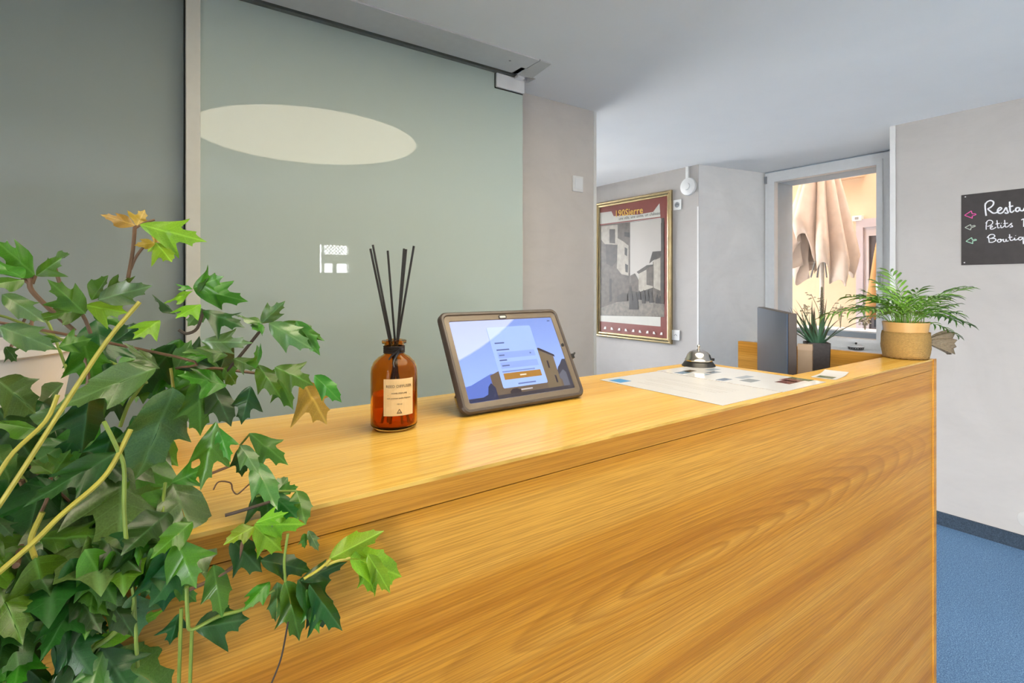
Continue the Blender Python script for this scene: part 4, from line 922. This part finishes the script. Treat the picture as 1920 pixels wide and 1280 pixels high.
# ================================================================== THE IVY
def leaf_mat(name, top, back, spec=0.5, rough=0.36, trans=0.25):
    t = NT(name); tc = t.n('ShaderNodeTexCoord'); sep = t.n('ShaderNodeSeparateXYZ'); t.l(tc.outputs['UV'], sep.inputs[0])
    oi = t.n('ShaderNodeObjectInfo'); x, y = sep.outputs['X'], sep.outputs['Y']     # x along the midrib, y = signed half width
    ay = t.math('ABSOLUTE', y)
    mid = t.ramp(ay, [(0.0, (1,)*3), (0.035, (0,)*3)])
    vf = t.math('FRACT', t.math('MULTIPLY', t.math('SUBTRACT', x, t.math('MULTIPLY', ay, 0.55)), 7.0))
    vein = t.ramp(t.math('ABSOLUTE', t.math('SUBTRACT', vf, 0.5)), [(0.0, (1,)*3), (0.055, (0,)*3)])
    nz = t.noise(t.coord(), 55, 3, 0.6)
    c = t.ramp(nz, [(0.3, tuple(v*0.8 for v in top)), (0.7, tuple(v*1.15 for v in top))])
    hsv = t.n('ShaderNodeHueSaturation'); t.l(c, hsv.inputs['Color'])
    t.l(t.math('MULTIPLY_ADD', oi.outputs['Random'], 0.05, 0.475), hsv.inputs['Hue']); t.l(t.math('MULTIPLY_ADD', oi.outputs['Random'], 0.5, 0.75), hsv.inputs['Value'])
    vc = tuple(min(1, v*1.7+0.05) for v in top)
    c = t.mix(t.math('MULTIPLY', t.math('MAXIMUM', mid, t.math('MULTIPLY', vein, 0.35)), 0.55), hsv.outputs[0], vc)
    t.bump(t.math('ADD', t.math('MULTIPLY', vein, -0.4), t.math('MULTIPLY', nz, 0.6)), 0.2, 0.0007)
    t.set(Base_Color=c, Roughness=rough, Specular_IOR_Level=spec)
    tr = t.n('ShaderNodeBsdfTranslucent'); t.l(t.mix(1.0, c, tuple(min(1, v*1.6) for v in back), 'MULTIPLY'), tr.inputs[0])
    tr2 = t.n('ShaderNodeMixShader'); tr2.inputs[0].default_value = trans
    t.l(c, tr.inputs[0]); t.l(t.p.outputs[0], tr2.inputs[1]); t.l(tr.outputs[0], tr2.inputs[2]); t.l(tr2.outputs[0], t.out.inputs[0])
    return t.m
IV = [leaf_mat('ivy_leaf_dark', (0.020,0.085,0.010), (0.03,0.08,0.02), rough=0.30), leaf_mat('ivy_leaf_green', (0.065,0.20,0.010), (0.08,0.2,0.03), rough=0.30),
      leaf_mat('ivy_leaf_young', (0.24,0.46,0.018), (0.3,0.5,0.05), trans=0.4), leaf_mat('ivy_leaf_yellow', (0.46,0.30,0.03), (0.5,0.3,0.05), trans=0.4),
      leaf_mat('ivy_leaf_pale', (0.10,0.22,0.045), (0.1,0.2,0.05), spec=0.9, rough=0.27)]
# half outlines (along, across); lobed rhombic leaflets with small points
OUT = [
 [(0,0),(0.02,0.06),(0.07,0.14),(0.15,0.22),(0.26,0.29),(0.38,0.34),(0.49,0.385),(0.60,0.44),(0.575,0.355),(0.555,0.28),(0.565,0.215),(0.62,0.19),(0.70,0.185),(0.81,0.205),(0.81,0.14),(0.85,0.09),(0.92,0.045),(1,0)],
 [(0,0),(0.03,0.09),(0.09,0.18),(0.18,0.26),(0.28,0.31),(0.38,0.335),(0.47,0.34),(0.58,0.36),(0.585,0.30),(0.62,0.26),(0.67,0.235),(0.72,0.215),(0.78,0.19),(0.84,0.18),(0.85,0.125),(0.89,0.08),(0.94,0.045),(1,0)],
 [(0,0),(0.03,0.05),(0.09,0.11),(0.18,0.18),(0.29,0.27),(0.40,0.36),(0.51,0.44),(0.63,0.53),(0.615,0.42),(0.575,0.31),(0.555,0.22),(0.60,0.165),(0.68,0.165),(0.80,0.20),(0.80,0.13),(0.84,0.085),(0.92,0.04),(1,0)],
 [(0,0),(0.03,0.10),(0.09,0.20),(0.18,0.28),(0.28,0.325),(0.38,0.34),(0.47,0.335),(0.55,0.32),(0.60,0.30),(0.65,0.275),(0.69,0.25),(0.735,0.225),(0.78,0.19),(0.82,0.155),(0.86,0.115),(0.90,0.08),(0.95,0.045),(1,0)],
]
def leaf_mesh(name, ho1, ho2, mat, droop, fold, wav):
    vs = []; fs = []; uv = []; n = len(ho1); K = 3
    for side, ho in ((1, ho1), (-1, ho2)):
        base = len(vs)
        for i, (x, w) in enumerate(ho):
            for k in range(K+1):
                f = k/K; xm = x*(1-f*0) - 0.10*w*(1-f)*0  # ribs run straight out
                y = w*f
                z = -fold*abs(y) + 0.25*fold*y*y - droop*x*x + wav*math.sin(x*9+side)*f*w*0.9
                vs.append((xm - 0.55*w*(1-f), side*y, z)); uv.append((xm - 0.55*w*(1-f), side*y))
        for i in range(n-1):
            for k in range(K):
                q = base+i*(K+1)+k; fc = (q, q+K+1, q+K+2, q+1)
                fs.append(fc if side == 1 else fc[::-1])
    me = bpy.data.meshes.new(name); me.from_pydata(vs, [], fs); ul = me.uv_layers.new(name='UVMap')
    for lp in me.loops: ul.data[lp.index].uv = uv[lp.vertex_index]
    bm = bmesh.new(); bm.from_mesh(me); bmesh.ops.remove_doubles(bm, verts=bm.verts, dist=1e-5); bm.to_mesh(me); bm.free()
    for p_ in me.polygons: p_.use_smooth = True
    me.materials.append(mat); return me
LM = {}
for c_ in range(5):
    LM[c_] = []
    for (i, j, dr_, fo, wv) in ((0,0,0.16,0.30,0.22),(1,0,0.26,0.18,0.26),(2,2,0.20,0.32,0.18),(0,1,0.34,0.14,0.28),(1,2,0.10,0.38,0.22),(2,0,0.24,0.26,0.24)):
        LM[c_].append(leaf_mesh('ivy_leaf', OUT[i], OUT[j], IV[c_], dr_, fo, wv))
PCx, PCy = -0.155, 0.735
ivy = empty('grape_ivy', (PCx, PCy, CT), label='lush trailing ivy with lobed leaves in a white pot spilling over the counter', cat='plant')
MB().lathe([(0,0),(0.062,0),(0.066,0.004),(0.088,0.14),(0.092,0.142),(0.092,0.150),(0.085,0.150),(0.080,0.132),(0,0.132)],48).build('pot', plain('white_ceramic_pot',(0.80,0.74,0.70),0.3,0.02), ivy, smooth=True)
MB().lathe([(0,0.1325),(0.079,0.1325),(0.06,0.137),(0,0.139)],24).build('soil', plain('potting_soil',(0.035,0.024,0.016),0.95,0.4,150), ivy)
def limit(px, py):
    k_ = 0.8179-0.5754*(px-CX)/F
    fe = 1085.2-0.2355*px
    if py > fe-25: return (CB-0.012)/k_
    return F*(HC-CT-0.012)/max(20, py-HY)
def dep(px, py, layer=0.0):
    d_ = 0.385+0.13*max(0,min(1,px/560)) + layer
    return max(0.26, min(d_, limit(px, py)*0.97))
IVM = Matrix.Translation(-Vector((PCx,PCy,CT)))
def leaf(bx, by, tx, ty, wid=1.0, col=1, roll=0, layer=0.0, shp=None, tipd=None):
    d0 = dep(bx, by, layer); d1_ = dep(tx, ty, layer)+(tipd if tipd is not None else R.uniform(-0.03,0.015))
    d1_ = min(d1_, limit(tx,ty)*0.97)
    P0, P1 = at(bx, by, d0), at(tx, ty, d1_)
    X = (P1-P0); L = X.length; X.normalize()
    n0 = ((CAM-P0).normalized()*0.75+(Vector((LX,LY,CEIL))-P0).normalized()*0.7).normalized(); n0 = (n0-X*n0.dot(X)).normalized()
    n0 = Matrix.Rotation(math.radians(roll), 3, X) @ n0
    Y = n0.cross(X)
    m = Matrix((X*L, Y*L*wid, n0*L)).transposed().to_4x4(); m.translation = P0
    me = LM[col][shp if shp is not None else R.randrange(6)]
    o = bpy.data.objects.new('leaf', me); C.objects.link(o); attach(o, ivy); o.matrix_basis = IVM @ m
    return P0
D_, G_, Y_, B_, P_ = 0, 1, 2, 3, 4
LEAVES = [
 # crown, left to right
 (42,521,-25,462,1.0,G_,10),(45,524,-20,530,0.8,G_,20),(66,516,10,452,0.9,G_,-10),(68,517,112,482,1.0,G_,-35),(100,490,135,478,0.9,P_,60),
 (253,422,196,396,0.8,B_,0),(256,424,275,388,0.9,B_,-10),(262,421,385,446,0.7,Y_,25),(266,420,336,458,0.75,B_,-20),(290,455,256,456,0.9,B_,0),(292,455,274,473,1.0,Y_,20),(293,455,321,486,0.8,Y_,30),
 (5,552,80,592,0.7,P_,25),(160,588,98,526,0.8,G_,-30),(165,578,70,582,0.85,G_,20),(172,562,208,516,0.9,G_,30),(185,562,278,538,0.75,P_,35),(188,560,265,524,0.6,G_,50),(160,572,234,580,0.9,Y_,25),(175,590,235,605,0.7,G_,10),
 (362,542,330,527,0.9,G_,20),(362,540,408,518,1.0,G_,45),(364,541,472,566,0.62,G_,35),(362,545,300,560,0.7,Y_,40),(372,548,395,525,0.8,P_,50),(380,582,458,602,0.85,D_,5),(378,578,350,614,1.0,P_,10),(376,570,332,585,0.8,Y_,30),(300,600,252,626,0.9,Y_,20),(330,588,290,548,0.8,D_,30),
 (490,606,534,568,0.75,P_,30),(492,606,446,580,0.85,P_,25),(492,608,478,612,1.0,G_,0),(505,606,588,652,0.72,P_,30),(555,602,598,664,0.62,G_,40),(530,604,608,640,0.5,G_,50),
 (0,612,106,650,0.75,P_,30),(10,650,40,676,1.1,D_,0),(110,650,178,632,0.9,G_,15),(115,640,62,622,0.8,G_,20),(215,640,262,606,0.9,D_,0),(300,690,243,636,0.85,P_,20),(330,690,425,645,0.75,D_,20),(330,692,366,640,0.9,P_,20),
 (378,640,466,642,0.6,P_,45),(426,665,362,640,0.8,G_,25),(400,668,320,655,0.6,G_,25),
 # right side over the counter
 (482,690,492,650,1.2,G_,20),(516,688,594,716,0.95,G_,15),(514,692,560,768,0.65,G_,10),(484,684,528,738,0.85,G_,20),(566,712,622,792,1.05,B_,10),(590,704,643,752,0.7,G_,30),(420,690,455,720,1.0,G_,20),(438,672,480,685,0.8,P_,30),
 (425,722,352,690,0.9,G_,10),(395,720,440,790,0.9,D_,10),(470,724,452,800,0.8,D_,20),(372,712,386,818,0.85,G_,0),(360,720,335,780,0.9,G_,10),
 # big inner leaves
 (292,690,104,738,0.62,P_,10),(325,728,282,912,0.92,P_,-5),(168,732,160,852,0.95,D_,0),(-5,712,97,772,0.95,P_,15),(78,806,-12,784,0.8,G_,20),(100,888,132,848,1.1,G_,10),(98,888,62,852,1.0,G_,10),(225,845,50,925,0.55,D_,15),(-10,838,38,902,0.95,P_,10),
 (322,905,392,872,0.85,G_,10),(324,907,404,1050,0.85,P_,0),(176,972,314,905,0.75,G_,10),(315,960,255,1000,0.8,D_,10),(110,920,60,900,0.9,D_,0),(405,790,366,922,0.6,G_,35),(408,800,430,868,0.6,G_,40),(215,800,190,890,0.9,D_,0),(250,780,300,835,0.9,D_,10),
 (65,1010,210,990,0.72,G_,5),(66,1045,114,1192,1.25,G_,0),(135,1086,166,1184,0.95,P_,5),(160,1030,226,1130,0.85,G_,10),(310,1025,322,1147,1.0,D_,0),(190,1008,268,1064,0.8,D_,0),(168,1213,312,1152,0.42,Y_,40),(203,1228,360,1296,1.1,P_,0),(152,1230,70,1292,0.8,P_,10),
 (140,1160,215,1255,0.9,D_,0),(365,1178,468,1158,0.95,D_,20),(335,1150,322,1215,0.9,D_,0),(50,1160,78,1266,0.8,D_,0),(8,1150,-8,1240,0.9,D_,0),(0,1010,-30,1060,1.0,G_,0),(-10,1060,20,1120,1.0,D_,0),(-10,970,30,1000,0.9,D_,0),
 (400,1060,420,1160,0.7,G_,20),(330,1090,372,1130,0.8,G_,30),
 # edge of the counter
 (468,812,549,866,0.72,G_,10),(452,838,458,894,0.9,D_,10),(476,868,518,935,0.62,P_,20),(450,835,485,880,0.8,P_,20),(520,922,546,890,1.0,P_,15),(522,920,562,912,0.8,G_,30),(556,920,576,974,0.95,G_,10),(510,925,555,960,0.7,D_,20),(490,900,510,970,0.7,D_,20),
 (477,985,538,1030,1.0,Y_,15),(478,983,580,982,0.62,Y_,30),(476,987,428,1006,0.85,Y_,10),(480,980,540,962,0.6,Y_,40),(570,1000,574,1030,0.8,G_,10),(578,995,602,1032,0.6,P_,20),(435,1010,500,1070,0.9,D_,10),
 (618,1048,723,994,0.6,Y_,25),(657,1045,774,1072,0.72,Y_,15),(690,1040,742,1114,0.55,Y_,20),(672,1050,716,1117,0.5,Y_,20),
 (560,1088,652,1160,0.85,D_,10),(565,1088,655,1050,0.5,D_,20),(575,1105,606,1188,0.6,G_,5),(535,1090,578,1206,0.62,G_,10),(520,1092,528,1175,0.6,P_,10),(505,1090,458,1136,0.75,G_,15),(490,1050,598,1066,0.55,D_,20),(580,1095,650,1180,0.7,D_,0),
]
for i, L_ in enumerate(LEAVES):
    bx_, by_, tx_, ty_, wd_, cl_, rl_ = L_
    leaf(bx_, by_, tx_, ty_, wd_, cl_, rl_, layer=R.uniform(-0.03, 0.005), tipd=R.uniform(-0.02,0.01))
# deeper leaves that close the crown
def inside(px, py):
    if py < 590 or px < -60: return False
    rb = [(590,330),(620,420),(660,470),(700,470),(740,420),(800,380),(860,330),(930,300),(980,440),(1060,420),(1120,330),(1180,260),(1300,230)]
    for (y0_, x0_), (y1_, x1_) in zip(rb, rb[1:]):
        if y0_ <= py <= y1_: return px < x0_+(x1_-x0_)*(py-y0_)/(y1_-y0_)
    return False
cnt = 0
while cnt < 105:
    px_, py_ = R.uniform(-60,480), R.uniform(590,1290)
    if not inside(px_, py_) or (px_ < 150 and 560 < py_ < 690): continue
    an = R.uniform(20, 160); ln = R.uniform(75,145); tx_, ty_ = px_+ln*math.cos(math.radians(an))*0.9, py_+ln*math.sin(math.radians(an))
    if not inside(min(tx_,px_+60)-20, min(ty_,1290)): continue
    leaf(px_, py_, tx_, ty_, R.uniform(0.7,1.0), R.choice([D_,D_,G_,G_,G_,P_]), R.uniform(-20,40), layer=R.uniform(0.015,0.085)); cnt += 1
# stems
stem_y = plain('yellow_green_stem',(0.42,0.36,0.045),0.45,0.15,60); stem_g = plain('green_stem',(0.20,0.28,0.04),0.45,0.15,60); stem_b = plain('brown_stem',(0.16,0.085,0.04),0.55,0.2,60); stem_d = plain('dark_stem',(0.06,0.04,0.025),0.6,0.2,60)
def stem(pts, r, mat, layer=-0.035):
    P = [IVM @ at(x, y, dep(x, y, layer)) for x, y in pts]
    MB().tube(smooth_path(P,4), r, 7).build('stem', mat, ivy, smooth=True)
for pts, r, m_, ly in [
 ([(-10,960),(40,885),(130,745),(200,640),(262,566)],0.0017,stem_y,-0.04),([(108,740),(85,790),(25,848),(-10,900)],0.0015,stem_y,-0.04),([(-10,1080),(65,1015),(115,965),(185,905),(215,865),(245,805)],0.0018,stem_y,-0.05),
 ([(195,790),(222,845),(233,880),(233,960),(242,1060),(252,1130),(237,1160)],0.0015,stem_g,-0.05),([(252,1130),(255,1200),(258,1250)],0.0014,stem_g,-0.03),([(253,422),(249,470),(240,522)],0.0015,stem_b,0),([(245,505),(256,480),(275,458),(293,455)],0.0012,stem_b,0),([(254,428),(270,418),(290,412)],0.001,stem_b,0),
 ([(10,458),(38,490),(55,522),(60,545),(100,585),(140,620)],0.0018,stem_b,0),([(42,521),(56,532)],0.0014,stem_b,0),([(66,516),(60,532)],0.0014,stem_b,0),([(100,490),(112,530),(125,555),(155,590),(170,625)],0.0014,stem_b,0),
 ([(494,612),(450,667),(420,700)],0.0015,stem_d,0),([(382,580),(370,615),(350,625),(335,618)],0.0014,stem_d,0),([(422,966),(460,955),(505,941)],0.0014,stem_d,0),([(340,1140),(338,1200),(335,1290)],0.0014,stem_g,0),([(360,1180),(358,1230),(356,1290)],0.0014,stem_g,0),([(350,1100),(352,1160),(360,1180),(410,1155),(460,1140),(515,1105)],0.0015,stem_g,0),
 ([(540,1165),(534,1200),(525,1240),(505,1290)],0.0008,stem_d,0),([(395,888),(430,874)],0.0013,stem_b,0),([(400,918),(410,903),(432,905),(436,918),(445,926),(462,912),(480,896)],0.0007,stem_b,0),([(455,1015),(448,1045),(440,1060),(400,1085),(355,1105)],0.0015,stem_b,0),
 ([(610,1060),(620,1048),(600,1066),(570,1085)],0.0013,stem_y,-0.01),([(656,1046),(630,1052),(612,1060)],0.0013,stem_y,-0.01),([(540,1000),(533,1050),(535,1090)],0.0012,stem_g,0.0),([(280,700),(260,730),(240,760),(225,800)],0.0016,stem_g,0.02),([(320,690),(325,728)],0.0013,stem_y,-0.01),([(330,690),(400,690),(490,700),(520,692)],0.0014,stem_b,0.02),
 ([(80,960),(58,1010),(65,1045)],0.0018,stem_y,-0.03),([(95,895),(90,930),(72,970)],0.0014,stem_b,0.0),([(165,1213),(150,1232),(203,1230)],0.0014,stem_y,-0.02),([(190,1170),(170,1213)],0.0014,stem_g,-0.02),([(235,1165),(205,1195),(168,1225),(155,1290)],0.0018,stem_g,-0.03),
 ([(35,1140),(45,1200),(30,1290)],0.0020,stem_b,0.01),([(40,900),(55,950),(45,1000),(30,1060)],0.0022,stem_b,0.03),([(150,640),(165,700),(160,740)],0.0016,stem_b,0.02),([(310,905),(305,960),(312,1026)],0.0014,stem_g,0.0),([(450,835),(470,812)],0.001,stem_g,0),([(480,930),(520,922),(556,920)],0.0011,stem_g,0)]:
    stem(pts, r, m_, ly)
# main stems rising from the soil
for i in range(6):
    a = i*0.7; e = at(*[(120,700),(60,640),(250,720),(330,690),(30,900),(150,980),(230,850),(380,720),(60,760)][i], 0.45)
    P = [Vector((0.04*math.cos(a),0.04*math.sin(a),0.135)), Vector((0.06*math.cos(a),0.06*math.sin(a),0.18)), IVM@(e+Vector((0,0,0.01))), IVM@e]
    MB().tube(smooth_path(P,5),0.0018,6,0.0010).build('stem', stem_b if i%2 else stem_g, ivy, smooth=True)
